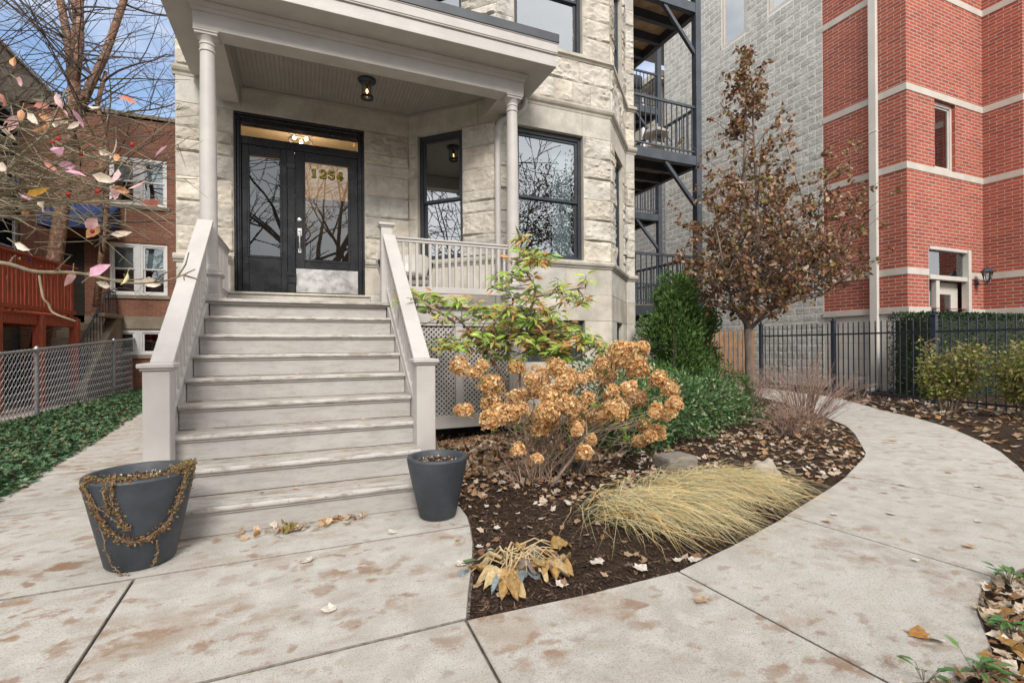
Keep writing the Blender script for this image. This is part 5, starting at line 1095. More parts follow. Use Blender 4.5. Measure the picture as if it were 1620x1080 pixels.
l1 = [(TX-0.05,TY,1.42),(TX-0.16,TY,2.0),(TX-0.20,TY+0.02,2.7),(TX-0.14,TY,3.6),(TX-0.08,TY,4.6),(TX-0.05,TY,5.5),(TX-0.02,TY,6.25)]
l2 = [(TX-0.05,TY,1.42),(TX+0.10,TY-0.05,1.9),(TX+0.16,TY-0.04,2.6),(TX+0.20,TY,3.4),(TX+0.16,TY,4.3),(TX+0.10,TY,5.2),(TX+0.06,TY,5.9)]
l3 = [(TX-0.05,TY,1.40),(TX+0.35,TY-0.1,1.8),(TX+0.85,TY-0.2,2.15),(TX+1.25,TY-0.3,2.7),(TX+1.45,TY-0.35,3.1)]
l4 = [(TX-0.05,TY,1.48),(TX-0.4,TY,1.9),(TX-0.7,TY-0.1,2.5),(TX-0.85,TY-0.1,3.1)]
tr.tube(lead[0],[0.075,0.064,0.058,0.062],10); tr.tube(l1,[0.05,0.045,0.04,0.032,0.024,0.015,0.006],8); tr.tube(l2,[0.048,0.04,0.035,0.028,0.02,0.012,0.005],8); tr.tube(l3,[0.035,0.028,0.022,0.014,0.006],7); l5 = [(TX+0.30,TY-0.08,1.75),(TX+0.9,TY-0.25,1.95),(TX+1.5,TY-0.45,2.2),(TX+1.95,TY-0.6,2.55)]; tr.tube(l5,[0.02,0.016,0.011,0.005],6); tr.tube(l4,[0.03,0.024,0.017,0.008],7)
tr.build('trunk', M['bark'], pt, smooth=True)
PAL_BROWN = [(0.38,(0.225,0.112,0.056)),(0.24,(0.275,0.155,0.088)),(0.08,(0.11,0.058,0.036)),(0.16,(0.42,0.30,0.215)),(0.14,(0.17,0.145,0.042))]
tw = MB()
def hang(p, n, rng, s=0.082, pal=PAL_BROWN, mb=lv, spread=0.10):
    for _ in range(n):
        q = p + rvec(rng)*rng.uniform(0, spread); d = (rvec(rng) + V(0,0,-0.75)).normalized(); leaf(mb, q, d, rvec(rng), s*rng.uniform(0.65,1.2), s*rng.uniform(0.55,0.95), pick(pal, rng), rng.uniform(0.1,0.45), rng.uniform(0,0.45))
def along(pts, t):
    n = len(pts)-1; i = min(n-1, int(t*n)); return V(*pts[i]).lerp(V(*pts[i+1]), t*n-i)
for L_, cnt, z_ in ((l1,58,0),(l2,44,0),(l3,44,0),(l5,36,0),(l4,20,0)):
    for k in range(cnt):
        t = rp.uniform(0.05, 0.99); p = along(L_, t); a = rp.uniform(0, 2*pi); hd = V(cos(a), sin(a), 0); side = hd.dot(RGT); up = rp.uniform(0.45,1.25)
        zt = p.z + 0.35; ctr = V(TX,TY,0); reach = hwid(zt, side)*rp.uniform(0.55,1.08)
        tgt = ctr + hd*reach; ln = (V(tgt.x,tgt.y,0)-V(p.x,p.y,0)).length
        e = V(tgt.x, tgt.y, p.z + ln*up*0.75)
        if e.z > 6.45: e.z = 6.45
        m_ = p.lerp(e, 0.5) + V(0,0,-0.05*ln) + rvec(rp)*0.05; tw.tube([p, m_, e], [0.011,0.007,0.003], 4)
        for j in range(max(3, int(ln*5.2))):
            tt = rp.uniform(0.25, 1.0); q = p.lerp(m_, tt*2) if tt < 0.5 else m_.lerp(e, tt*2-1)
            e2 = q + (rvec(rp)*0.9 + hd*0.5 + V(0,0,0.35)).normalized()*rp.uniform(0.08,0.30); tw.tube([q, e2], [0.0045,0.002], 3)
            hang(q, 1, rp, spread=0.06); hang(q.lerp(e2, 0.6), 3, rp, spread=0.07); hang(e2, 3, rp, spread=0.07)
tw.build('twigs', M['bark'], pt); lv.build('leaves', M['dryleaf'], pt)
# foliage clumps
def foliage(mb, c, rx, ry, rz, n, L, W, pal, rng, shell=0.62, box=False, nse=0.22, upb=0.25, fold=0.15, droop=0.1, cut=-1e9):
    c = Vector(c); sd = rng.uniform(0, 100)
    for _ in range(n):
        if box:
            f = rng.random(); p = V(rng.uniform(-1,1), rng.uniform(-1,1), rng.uniform(-1,1)); k = rng.choice((0,1,1,2,2)); s = rng.choice((-1,1)); s = 1 if k == 2 else s
            p[k] = s*rng.uniform(0.88,1.03); d = V(0,0,0); d[k] = s
            q = c + V(p.x*rx, p.y*ry, p.z*rz) + d*0.04*noise.noise(p*4+V(sd,0,0))
        else:
            d = rvec(rng); k = 1 + nse*2*noise.noise(d*1.9+V(sd,0,0)) + nse*noise.noise(d*5+V(0,sd,0)); r = rng.uniform(shell, 1.02)**0.7*k; q = c + V(d.x*rx*r, d.y*ry*r, d.z*rz*r)
        if q.z < cut: continue
        dd = (d + rvec(rng)*0.85 + V(0,0,upb)).normalized(); leaf(mb, q, dd, (d*0.7 + rvec(rng)).normalized(), L*rng.uniform(0.7,1.25), W*rng.uniform(0.7,1.2), pick(pal, rng), fold, droop)
rv = random.Random(8)
PAL_ARB = [(0.36,(0.055,0.118,0.028)),(0.38,(0.090,0.172,0.042)),(0.19,(0.135,0.22,0.058)),(0.07,(0.11,0.115,0.04))]
def arborvitae(x, y, h, r, label):
    t = thing('arborvitae', label, 'shrub', (x, y, 0)); mb = MB()
    tk = MB(); tk.tube([(x,y,-0.05),(x,y,h*0.5),(x,y,h*0.93)],[0.06,0.045,0.01],7); tk.build('trunk', M['bark'], t)
    for c in range(int(88*r/0.56)):
        k = rv.random()**1.25*0.97; a = rv.uniform(0,2*pi); rad = r*(0.90 if k < 0.60 else 0.90*(1-((k-0.60)/0.44)**1.9)); hd = V(cos(a),sin(a),0); cr = rv.uniform(0.15,0.30)*(1-0.35*k)
        q0 = V(x,y,max(0.15,h*k)) + hd*max(0.0, rad-cr*0.6)*rv.uniform(0.55,1.0)
        for _ in range(int(230*(cr/0.22)**2)):
            d = rvec(rv); q = q0 + V(d.x*cr, d.y*cr, d.z*cr*1.25)*rv.uniform(0.55,1.08); q.z = max(0.02, q.z)
            dd = (d*0.5 + hd*0.3 + V(0,0,0.75) + rvec(rv)*0.55).normalized(); leaf(mb, q, dd, (rvec(rv)+V(-hd.y,hd.x,0)).normalized(), rv.uniform(0.045,0.10), rv.uniform(0.018,0.034), pick(PAL_ARB, rv), 0.1, rv.uniform(-0.1,0.3))
    mb.build('foliage', M['leaf'], t)
arborvitae(6.10, 6.93, 2.38, 0.66, 'left of two rounded green arborvitae, touching the corner of the stone house'); arborvitae(6.72, 7.2, 2.55, 0.56, 'right of two rounded green arborvitae, nearer the brown leaved tree')
PAL_BOX = [(0.5,(0.045,0.090,0.024)),(0.35,(0.075,0.135,0.036)),(0.15,(0.12,0.18,0.05))]
def bush(name, label, cat, blobs, L, W, pal, mat='leaf', stem=None, **kw):
    x, y = blobs[0][0], blobs[0][1]; t = thing(name, label, cat, (x, y, 0)); mb = MB()
    for (bx, by, bz, rx, ry, rz, n) in blobs: foliage(mb, (bx,by,bz), rx, ry, rz, n, L, W, pal, rv, cut=-0.01, **kw)
    mb.build('foliage', M[mat], t)
    sm = MB()
    for (bx, by, bz, rx, ry, rz, n) in blobs:
        for k in range(7): e = V(bx+rv.uniform(-1,1)*rx*0.75, by+rv.uniform(-1,1)*ry*0.75, bz+rv.uniform(0,0.7)*rz); sm.tube([(bx+rv.uniform(-0.1,0.1),by+rv.uniform(-0.1,0.1),-0.03), V(bx,by,bz*0.6).lerp(e,0.4), e],[0.012,0.008,0.004],4)
    sm.build('stems', M['twig'], t); return t
bush('boxwood', 'dark green clipped boxwood mound beside the young tree trunk', 'shrub', [(6.25,5.95,0.42,0.46,0.46,0.46,2600)], 0.035, 0.022, PAL_BOX)
bush('boxwood', 'low bright green boxwood in front of the arborvitae by the house', 'shrub', [(4.95,6.2,0.42,0.62,0.5,0.45,2600),(5.55,6.45,0.40,0.5,0.5,0.42,1800)], 0.035, 0.022, [(0.5,(0.065,0.135,0.026)),(0.5,(0.10,0.18,0.04))])
PAL_VAR = [(0.42,(0.070,0.150,0.050)),(0.28,(0.11,0.20,0.070)),(0.14,(0.38,0.43,0.24)),(0.16,(0.045,0.095,0.036))]
bush('variegated_euonymus', 'spreading shrub with white edged green leaves behind the hydrangea', 'shrub', [(3.35,4.55,0.32,0.55,0.5,0.42,2600),(4.0,4.75,0.40,0.6,0.55,0.45,2600),(3.6,5.35,0.55,0.55,0.5,0.5,1800)], 0.058, 0.030, PAL_VAR, nse=0.3)
bush('variegated_euonymus', 'low white edged green shrub between the hydrangea bed and young tree', 'shrub', [(4.75,5.05,0.38,0.55,0.5,0.42,2300),(5.3,5.35,0.34,0.5,0.45,0.38,1900),(5.75,5.35,0.16,0.45,0.4,0.24,900),(4.55,5.6,0.5,0.5,0.5,0.42,1400)], 0.058, 0.030, PAL_VAR, nse=0.3)
hg = thing('clipped_hedge', 'dark green box clipped hedge behind the fence by the brick entrance', 'hedge', (13.6, 6.2, 0)); mb = MB()
foliage(mb, (13.75,6.15,0.93), 2.15, 0.42, 0.86, 9000, 0.055, 0.03, [(0.6,(0.020,0.042,0.018)),(0.3,(0.034,0.062,0.024)),(0.1,(0.06,0.09,0.03))], rv, box=True)
mb.build('foliage', M['leaf'], hg); mb = MB(); mb.box(11.72,15.78,5.82,6.48,0.02,1.68); mb.build('dark_core', simple('hedge_dark_core', (0.018,0.028,0.014), 0.95, 0.3, 20, 0.4), hg)  # solid box darker than the leaves, inner shade put into its colour
PAL_YG = [(0.42,(0.22,0.24,0.05)),(0.30,(0.29,0.29,0.085)),(0.15,(0.14,0.17,0.045)),(0.13,(0.36,0.27,0.11))]
def open_bush(x, y, h, r, n, label, seed):
    t = thing('deciduous_bush', label, 'bush', (x, y, 0)); rg = random.Random(seed); sm, mb = MB(), MB()
    for k in range(16):
        a = rg.uniform(0,2*pi); e = V(x+cos(a)*r*rg.uniform(0.3,0.9), y+sin(a)*r*rg.uniform(0.3,0.9), h*rg.uniform(0.55,0.98)); b0 = V(x+cos(a)*0.08,y+sin(a)*0.08,-0.03); m_ = b0.lerp(e,0.5)+rvec(rg)*0.06+V(0,0,0.06); sm.tube([b0,m_,e],[0.014,0.009,0.004],5)
        for j in range(int(n/16)):
            tt = rg.uniform(0.30,1.0); q = b0.lerp(m_,tt*2) if tt < 0.5 else m_.lerp(e,tt*2-1); q2 = q + rvec(rg)*rg.uniform(0.03,0.26)*V(1,1,0.8).length/1.6
            if q2.z < 0.2*h: continue
            if j % 5 == 0: sm.tube([q,q2],[0.004,0.002],3)
            leaf(mb, q2, rvec(rg)+V(0,0,-0.2), rvec(rg)+V(0,0,0.6), rg.uniform(0.045,0.08), rg.uniform(0.03,0.045), pick(PAL_YG, rg), 0.15, rg.uniform(0,0.3))
    sm.build('stems', M['twig'], t); mb.build('leaves', M['leaf'], t)
open_bush(9.95, 4.72, 1.25, 0.56, 2900, 'open yellow green bush in front of the middle fence post', 4); open_bush(10.15, 3.75, 1.28, 0.56, 2900, 'yellow green bush cut by the right edge of the view in front of the fence', 9)
# bare twiggy shrubs
def bare_shrub(x, y, h, r, n, label, seed, leaves=0):
    t = thing('bare_spirea', label, 'shrub', (x, y, 0), 'bare twiggy shrubs'); rg = random.Random(seed); mb, lf = MB(), MB()
    for k in range(n):
        a = rg.uniform(0,2*pi); q = rg.random()**0.6; e = V(x+cos(a)*r*q, y+sin(a)*r*q, h*(1-0.45*q*q)*rg.uniform(0.6,1.05)); b0 = V(x+cos(a)*0.12*q,y+sin(a)*0.12*q,0.0); m_ = b0.lerp(e,0.5)+rvec(rg)*0.05+V(0,0,0.08)
        mb.tube([b0,b0.lerp(m_,0.5)+rvec(rg)*0.02,m_,e],[0.005,0.004,0.003,0.0014],3)
        for j in range(5):
            tt = rg.uniform(0.3,1.0); q1 = b0.lerp(m_,tt*2) if tt < 0.5 else m_.lerp(e,tt*2-1); mb.tube([q1,q1+(rvec(rg)+(e-b0).normalized()*0.8)*rg.uniform(0.06,0.16)],[0.0022,0.0011],3)
            if leaves and rg.random() < leaves: leaf(lf, q1, rvec(rg)+V(0,0,-0.4), rvec(rg), 0.045, 0.03, jit((0.26,0.15,0.085),0.3,rg), 0.3, 0.3)
    mb.build('twigs', M['redtwig'], t)
    if leaves: lf.build('withered_leaves', M['dryleaf'], t)
bare_shrub(6.75, 4.95, 1.12, 0.85, 170, 'large bare pinkish brown twiggy shrub leaning over the curving walk', 3, 0.03); bare_shrub(7.35, 6.5, 1.05, 0.75, 120, 'bare twiggy shrub behind, right beside the young tree trunk', 6); bare_shrub(5.6, 4.25, 0.50, 0.5, 80, 'low bare twiggy shrub with withered leaves in the middle of the bed', 12, 0.30); bare_shrub(1.72, 3.62, 0.36, 0.30, 22, 'small bare twiggy tangle at the foot of the hydrangea', 14, 0.12)
# ---- hydrangea with dried heads
hy = thing('hydrangea', 'sprawling hydrangea covered in dried golden brown flower heads', 'shrub', (1.95, 3.75, 0)); rh = random.Random(17)
HEADS = [(105,160,60),(245,150,36),(200,190,36),(295,265,64),(450,160,48),(575,240,80),(300,370,58),(445,345,52),(395,445,66),(290,480,58),(145,425,40),(660,330,58),(745,270,62),(700,165,58),(790,220,42),(890,215,42),(995,235,38),(980,150,64),(1085,70,72),(1185,150,66),(1210,50,48),(885,345,38),(760,380,58),(645,430,64),(570,505,62),(655,485,58),(840,430,48),(945,450,62),(1060,420,68),(1165,360,58),(820,510,42),(910,605,28),(865,675,44),(1325,230,50),(1385,290,48),(1425,375,38),(1360,450,38),(1305,410,34),(1230,515,42),(1310,560,48),(1200,610,36),(465,660,36),(1135,285,38),(1040,300,34),(540,750,36),(700,385,52),(485,415,42),(1110,120,50),(560,310,40),(340,440,50),(1000,430,46)]
HEADS += [(x + rh.uniform(-45,45), y + rh.uniform(-38,38), z*0.75) for (x, y, z) in HEADS[6:46]]
PAL_FL = [(0.40,(0.68,0.42,0.18)),(0.30,(0.78,0.55,0.28)),(0.08,(0.46,0.24,0.085)),(0.22,(0.86,0.70,0.45))]
sm, hl_ = MB(), MB(); base = V(1.95,3.78,0)
for (zx, zy, zr) in HEADS:
    px_, py_ = 700 + zx/3.857, 540 + zy/3.857; d = rh.uniform(3.75,4.75) - 0.35*(zy-350)/400; c = site(px_, py_, d); r = zr/3.857/FOC*d*1.16
    mb = MB(); pale = mixc((1,1,1),(1.25,1.3,1.5),rh.random()*0.5) if zr < 45 else (1,1,1); ax = (V(rh.uniform(-0.3,0.3),rh.uniform(-0.3,0.3),1)).normalized()
    for k in range(int(150 + 210*(zr/60)**2)):
        n = rvec(rh); 
        if n.z < -0.75: continue
        lob = 1+0.42*noise.noise(n*1.7+V(zx,zy,0))+0.22*noise.noise(n*4.1+V(zx,0,0)); q = c + n*r*rh.uniform(0.60,1.0)*lob*0.98
        col = pick(PAL_FL, rh); col = (col[0]*pale[0], col[1]*pale[1], col[2]*pale[2]); L = rh.uniform(0.016,0.027)
        u_ = n.cross(rvec(rh)).normalized(); v_ = n.cross(u_); n2 = n*0.35
        for s in (1,-1): leaf(mb, q, (u_*s+n2), n, L*0.8, L*0.9, col, 0.2, -0.1); 
        if k % 2: leaf(mb, q, (v_+n2), n, L*0.8, L*0.9, col, 0.2, -0.1)
    mb.build('flower_head', M['flower'], hy)
    ang = rh.uniform(-0.12,0.12); b0 = base + V(rh.uniform(-0.30,0.45), rh.uniform(-0.12,0.40), 0.0); m_ = b0.lerp(c,0.55) + V(0,0,0.12) + rvec(rh)*0.06
    sm.tube([b0, b0.lerp(m_,0.5)+rvec(rh)*0.03, m_, c - V(0,0,r*0.4)],[0.006,0.005,0.004,0.0025],5)
    for j in range(3):
        q = m_.lerp(c, rh.uniform(0.1,0.95))
        if rh.random() < 0.45: leaf(hl_, q, rvec(rh)+V(0,0,-0.1), V(0,0,1)+rvec(rh)*0.5, rh.uniform(0.06,0.10), rh.uniform(0.03,0.05), pick([(0.5,(0.13,0.21,0.035)),(0.3,(0.20,0.24,0.06)),(0.2,(0.22,0.11,0.05))],rh), 0.2, 0.35)
sm.tube([site(866,772,4.0)-V(0,0,0.02), site(905,725,4.0), site(928,688,4.05), site(1000,668,4.15)],[0.013,0.012,0.010,0.005],7); sm.tube([site(928,688,4.05),site(927,660,4.1),site(905,630,4.2)],[0.009,0.007,0.004],6)
sm.build('stems', M['twig'], hy); hl_.build('leaves', M['leaf'], hy)
# ---- rhododendron / bay magnolia with whorled leaves
mg = thing('whorled_leaf_shrub', 'tall open shrub with whorls of green and orange leaves beside the porch', 'shrub', (2.45, 4.75, 0)); rm = random.Random(23)
WH = [(770,150),(775,195),(830,210),(870,250),(812,205),(845,235),(900,225),(700,360),(760,330),(850,370),(860,440),(735,320),(990,400),(1040,420),(1110,440),(960,390),(270,430),(330,420),(385,430),(245,385),(480,450),(560,480),(620,490),(690,500),(740,530),(800,520),(650,530),(540,520),(400,640),(460,660),(560,600),(600,610),(560,640),(680,620),(720,600),(760,620),(800,560),(850,540),(900,570),(940,520),(980,560),(1010,570),(900,640),(950,640),(870,690),(930,700),(1000,710),(1100,620),(1080,650),(1150,650),(1180,665),(820,640),(700,680),(650,640),(395,520),(640,715),(590,660),(720,470),(780,470),(840,500),(650,580),(700,560),(1050,600),(980,640),(760,560),(910,480),(520,660),(880,600)]
sm, lf = MB(), MB(); base = V(2.55,4.7,0); PAL_MG = [(0.36,(0.24,0.36,0.055)),(0.28,(0.34,0.42,0.09)),(0.22,(0.13,0.22,0.05)),(0.14,(0.44,0.245,0.085))]
trunks = [[site(705,792,5.0),site(700,740,5.05),site(675,640,5.15),site(655,560,5.2),site(640,510,5.2)],[site(840,760,5.3),site(832,700,5.3),site(822,600,5.3),site(838,500,5.25),site(848,455,5.2),site(832,430,5.15),site(828,395,5.1)],[site(822,690,5.3),site(800,600,5.2),site(760,540,5.1),site(720,500,5.0)],[site(828,640,5.3),site(870,590,5.3),site(920,560,5.3),site(945,545,5.3)],[site(845,470,5.2),site(880,462,5.2),site(925,455,5.2)],[site(720,510,5.0),site(690,490,4.9),site(655,470,4.9)],[site(826,560,5.3),site(860,520,5.2),site(870,500,5.2)]]
base_pts = []
for T_ in trunks:
    T_[0] = V(T_[0].x, T_[0].y, 0.0) if T_[0].z < 0.35 else T_[0]; sm.tube(T_, [0.014*(1-0.6*i/len(T_))+0.002 for i in range(len(T_))], 6); base_pts += [T_[i].lerp(T_[i+1], k/4) for i in range(len(T_)-1) for k in range(4)]
for (zx, zy) in WH:
    for rep in range(3):
        px_, py_ = 570 + (zx + rep*rm.gauss(0,26))/3.087, 330 + (zy + rep*rm.gauss(0,18))/3.087; d = rm.uniform(4.75,5.55); c = site(px_, py_, d)
        nb = min(base_pts, key=lambda q: (q-c).length + max(0, q.z-c.z)*0.5); sm.tube([nb, nb.lerp(c,0.5)+V(0,0,-0.02)+rvec(rm)*0.02, c],[0.006,0.0045,0.003],4)
        n = rm.randint(7,13); sp = rm.uniform(0,6); orange = rm.random() < 0.25
        for k in range(n):
            a = sp + 2.4*k; tilt = rm.uniform(-0.6,0.45); dd = V(cos(a),sin(a),tilt); col = pick([(0.6,(0.44,0.235,0.080)),(0.4,(0.34,0.33,0.09))],rm) if orange or (tilt < -0.45 and rm.random() < 0.6) else pick(PAL_MG, rm)
            leaf(lf, c + V(0,0,rm.uniform(-0.05,0.02)), dd, V(0,0,0.7)-FWD*0.6+rvec(rm)*0.5, rm.uniform(0.095,0.145), rm.uniform(0.027,0.040), col, 0.12, rm.uniform(0.1,0.4), 0.012)
sm.build('stems', M['twig'], mg); lf.build('leaves', M['glossleaf'], mg)
# ---- ornamental grass clumps
PAL_GR = [(0.34,(0.60,0.48,0.25)),(0.26,(0.50,0.44,0.26)),(0.24,(0.32,0.33,0.20)),(0.16,(0.64,0.45,0.19))]
def blade(mb, p, d, L, h, wd, col, rng, segs=5):
    d = Vector(d); d.z = 0; d.normalize(); s = V(-d.y,d.x,0); pts = []
    for i in range(segs+1):
        t = i/segs; pts.append(p + d*L*(t**1.1) + V(0,0,h*4*t*(1-t)*0.9 + h*0.25*(1-t)*t + (0.012 if i else 0)) + s*0.03*sin(t*2.5)*rng.uniform(-1,1))
    vs = []
    for i, q in enumerate(pts):
        w = wd*(1-(i/segs)**2*0.9); vs += [q - s*w/2, q + s*w/2 + V(0,0,w*0.3)]
    mb.add(vs, [(2*i,2*i+1,2*i+3,2*i+2) for i in range(segs)], col)
rg_ = random.Random(41)
def grass_clump(x, y, n, ang, label, Lk=1.0, hk=1.0):
    t = thing('ornamental_grass', label, 'ornamental grass', (x, y, 0), 'flopped straw grass clumps'); mb = MB(); z0 = bedz(x, y)
    for k in range(n):
        a = radians(ang + rg_.gauss(0, 20) + (rg_.uniform(-90,90) if rg_.random() < 0.18 else 0)); p = V(x+rg_.gauss(0,0.16), y+rg_.gauss(0,0.13), z0); blade(mb, p, V(cos(a),sin(a),0), rg_.uniform(0.22,0.80)*Lk, rg_.uniform(0.03,0.165)*hk*(1.25 if rg_.random() < 0.15 else 1), rg_.uniform(0.003,0.0065), pick(PAL_GR, rg_), rg_)
    mb.build('blades', M['blade'], t)
grass_clump(1.98, 2.80, 420, -56, 'straw grass clump nearest the steps, flopped toward the walk'); grass_clump(2.22, 2.80, 700, -62, 'second straw grass clump from the steps, flopped over dark mulch', 0.85, 0.75); grass_clump(2.68, 3.00, 850, -54, 'third straw grass clump from the steps, beside the squared stone', 0.85, 0.8); grass_clump(3.02, 2.98, 800, -48, 'straw grass clump farthest from the steps, beside the pale boulder', 0.78, 0.85)
# ---- collapsed hosta
ho = thing('collapsed_hosta', 'collapsed hosta with limp tan and blue grey leaves at the bed tip', 'plant', (1.05, 2.32, 0)); rz = random.Random(3); sm, lf = MB(), MB()
for k in range(40):
    a = rz.uniform(-2.6,0.2) if k < 28 else rz.uniform(0,2*pi); q = rz.uniform(0.03,0.22); c = V(1.06+rz.uniform(-0.10,0.06),2.40+rz.uniform(-0.05,0.05),0.05); e = c + V(cos(a)*q*1.15, sin(a)*q*0.75, 0.0); e.z = bedz(e.x,e.y)+rz.uniform(0.012,0.05)
    sm.tube([c+rvec(rz)*0.04+V(0,0,0.02), c.lerp(e,0.5)+V(0,0,rz.uniform(0.03,0.08)), e],[0.0042,0.0035,0.0025],5)
    col = pick([(0.36,(0.42,0.26,0.10)),(0.22,(0.50,0.38,0.21)),(0.24,(0.23,0.28,0.29)),(0.18,(0.28,0.21,0.18))], rz); L = rz.uniform(0.09,0.16); aa = a + rz.uniform(-1.7,1.7)
    d = V(cos(aa),sin(aa),-0.12); s = V(-d.y,d.x,0); W = L*rz.uniform(0.45,0.62); vs = []; ns = 6
    for i in range(ns+1):
        t = i/ns; w = W*sin(pi*min(1,t*0.93+0.07))**0.8/2; mid = e + d*L*t + V(0,0,0.035*sin(t*pi)-0.03*t)
        for j, u in enumerate((-1,-0.5,0,0.5,1)): vs.append(mid + s*w*u*(1-0.25*abs(u)*rz.random()) + V(0,0,0.020*cos(u*4.5+k)*(1-t*0.4)+0.012*rz.uniform(-1,1)))
    for p in vs: p.z = max(p.z, bedz(p.x,p.y)+0.006)
    lf.add(vs, [(i*5+j,i*5+j+1,(i+1)*5+j+1,(i+1)*5+j) for i in range(ns) for j in range(4)], col)
for (p0, p1) in (((0.98,2.42),(0.98,2.58)),((1.10,2.45),(1.36,2.52)),((0.95,2.40),(0.86,2.52)),((1.0,2.45),(1.12,2.60))):
    a_ = V(*p0,0.08); b_ = V(*p1,0.04); sm.tube([a_, a_.lerp(b_,0.5)+V(0,0,0.04), b_],[0.006,0.005,0.004],5); d = (b_-a_).normalized(); leaf(lf, b_, d, V(0,0,1), 0.20, 0.065, jit((0.14,0.17,0.10),0.2,rz), 0.25, 0.12)
sm.build('stalks', simple('pale_stalk', (0.48,0.36,0.20), 0.7, 0.2, 20, 0.1), ho); lf.build('limp_leaves', M['dryleaf'], ho, smooth=True)
# ---- dead vine on the left planter
vn = thing('trailing_vine', 'dead brown vine spilling over the rim of the left planter in loops', 'vine', (-0.855, 3.37, 0.5)); rw = random.Random(77); sm, lf = MB(), MB()
pc = V(-0.855,3.37,0)
def onpot(a, z, off=0.012):     # a: angle round the pot, 0 towards the camera side, + to its right
    r = lerp(0.165,0.262,z/0.505)+off; b = radians(a); fx = V(0.22,-0.975,0); sx = V(0.975,0.22,0); return pc + (fx*cos(b)+sx*sin(b))*r + V(0,0,z)
strands = [[onpot(-62,0.515,-0.03),onpot(-58,0.50,0.012),onpot(-52,0.40),onpot(-42,0.30),onpot(-28,0.215),onpot(-8,0.175),onpot(14,0.185),onpot(32,0.24),onpot(43,0.33),onpot(48,0.42),onpot(50,0.505),onpot(52,0.53,-0.02)],
 [onpot(-26,0.52,-0.03),onpot(-24,0.505),onpot(-26,0.43),onpot(-22,0.36),onpot(-20,0.29),onpot(-10,0.235)], [onpot(-60,0.50),onpot(-48,0.36),onpot(-46,0.24),onpot(-44,0.12),onpot(-38,0.05),onpot(-26,0.008,0.02),onpot(-12,0.006,0.05)],
 [onpot(66,0.52,-0.03),onpot(68,0.505),onpot(67,0.44),onpot(66,0.36)], [onpot(-32,0.52,-0.02),onpot(-34,0.46),onpot(-32,0.40),onpot(-30,0.34)], [onpot(20,0.16),onpot(24,0.10),onpot(20,0.05),onpot(14,0.01,0.03)], [onpot(-58,0.49),onpot(-44,0.38),onpot(-30,0.33),onpot(-18,0.27)]]
PAL_V = [(0.5,(0.22,0.115,0.055)),(0.3,(0.28,0.19,0.08)),(0.2,(0.17,0.155,0.055))]
for si, S in enumerate(strands):
    for rep in range(5 if si == 0 else 3 if si in (1,4) else 1):
        pts = []
        for i in range(len(S)-1):
            for k in range(5): pts.append(S[i].lerp(S[i+1],k/5)+rvec(rw)*(0.010 if si < 2 else 0.004))
        sm.tube(pts,0.0022,4,cap=False)
        for q in pts:
            for _ in range(3 if si < 2 else 2): leaf(lf, q+rvec(rw)*(0.014 if si < 2 else 0.006), rvec(rw), rvec(rw), rw.uniform(0.010,0.020), rw.uniform(0.008,0.014), pick(PAL_V, rw), 0.3, 0.2)
for k in range(620):      # matted growth along the rim
    a = rw.uniform(-70,95); rr = 0.262 - abs(rw.gauss(0,0.035)); b = radians(a); q = pc + (V(0.22,-0.975,0)*cos(b)+V(0.975,0.22,0)*sin(b))*rr + V(0,0,0.495+rw.uniform(0,0.030)+(0.02 if a > 40 else 0)*rw.random())
    if a < 40 and rr > 0.24 and rw.random() < 0.7: continue
    leaf(lf, q, rvec(rw), rvec(rw), rw.uniform(0.010,0.022), rw.uniform(0.008,0.015), pick([(0.6,(0.22,0.19,0.06)),(0.4,(0.24,0.13,0.06))] if a > 35 else PAL_V, rw), 0.3, 0.2)
sm.build('strands', M['twig'], vn); lf.build('withered_leaves', M['dryleaf'], vn)
# ---- stones
def stone(name, label, c, r, mat, seed, amp=0.35, box=False):
    mb = MB()
    if box: mb.box(c[0]-r[0],c[0]+r[0],c[1]-r[1],c[1]+r[1],-0.05,r[2])
    else: mb.blob((c[0],c[1],r[2]*0.35),r[0],r[1],r[2],seed,amp,22,14,None,1.8)
    o = mb.build(name, M[mat], None, smooth=not box, bevel=0.03 if box else 0, seg=2, origin=(c[0],c[1],0)); tag(o, label, 'stone'); return o
stone('squared_stone', 'squared mossy grey brown stone behind the straw grass', (3.18,3.62), (0.17,0.13,0.17), 'fieldstone', 1, box=True); stone('field_stone', 'dark grey boulder at the foot of the hydrangea', (2.30,3.98), (0.15,0.12,0.13), 'darkstone', 5); stone('field_stone', 'pale tan boulder at the right end of the straw grass', (3.72,3.10), (0.14,0.10,0.13), 'palestone', 9); stone('field_stone', 'mossy brown stone in the mulch beyond the curving walk', (8.35,3.05), (0.22,0.16,0.10), 'moss', 13)
# ---- the shrub with pink leaves reaching in from the left
sp_ = thing('spindle_shrub', 'leggy shrub with olive twigs and pink and cream autumn leaves, close at left', 'shrub', (-2.9, 2.3, 0)); rs2 = random.Random(91); sm, lf, dk = MB(), MB(), MB()
root = V(-2.9,2.3,0)
MAIN = [[(-330,520,2.5),(-180,360,2.4),(-20,292,2.3),(40,240,2.25),(75,205,2.25),(105,140,2.3)],[(-330,560,2.4),(-60,424,2.2),(60,430,2.1),(125,432,2.05),(200,447,2.0),(262,444,1.97),(309,426,1.93)],[(-250,300,2.6),(-60,215,2.5),(40,205,2.4),(120,240,2.3),(190,260,2.2),(270,276,2.1)],[(-300,420,2.4),(-60,340,2.2),(60,325,2.1),(180,318,2.0),(250,322,1.95)],[(-200,300,2.5),(-40,270,2.4),(80,282,2.3),(170,262,2.2),(276,188,2.2)]]
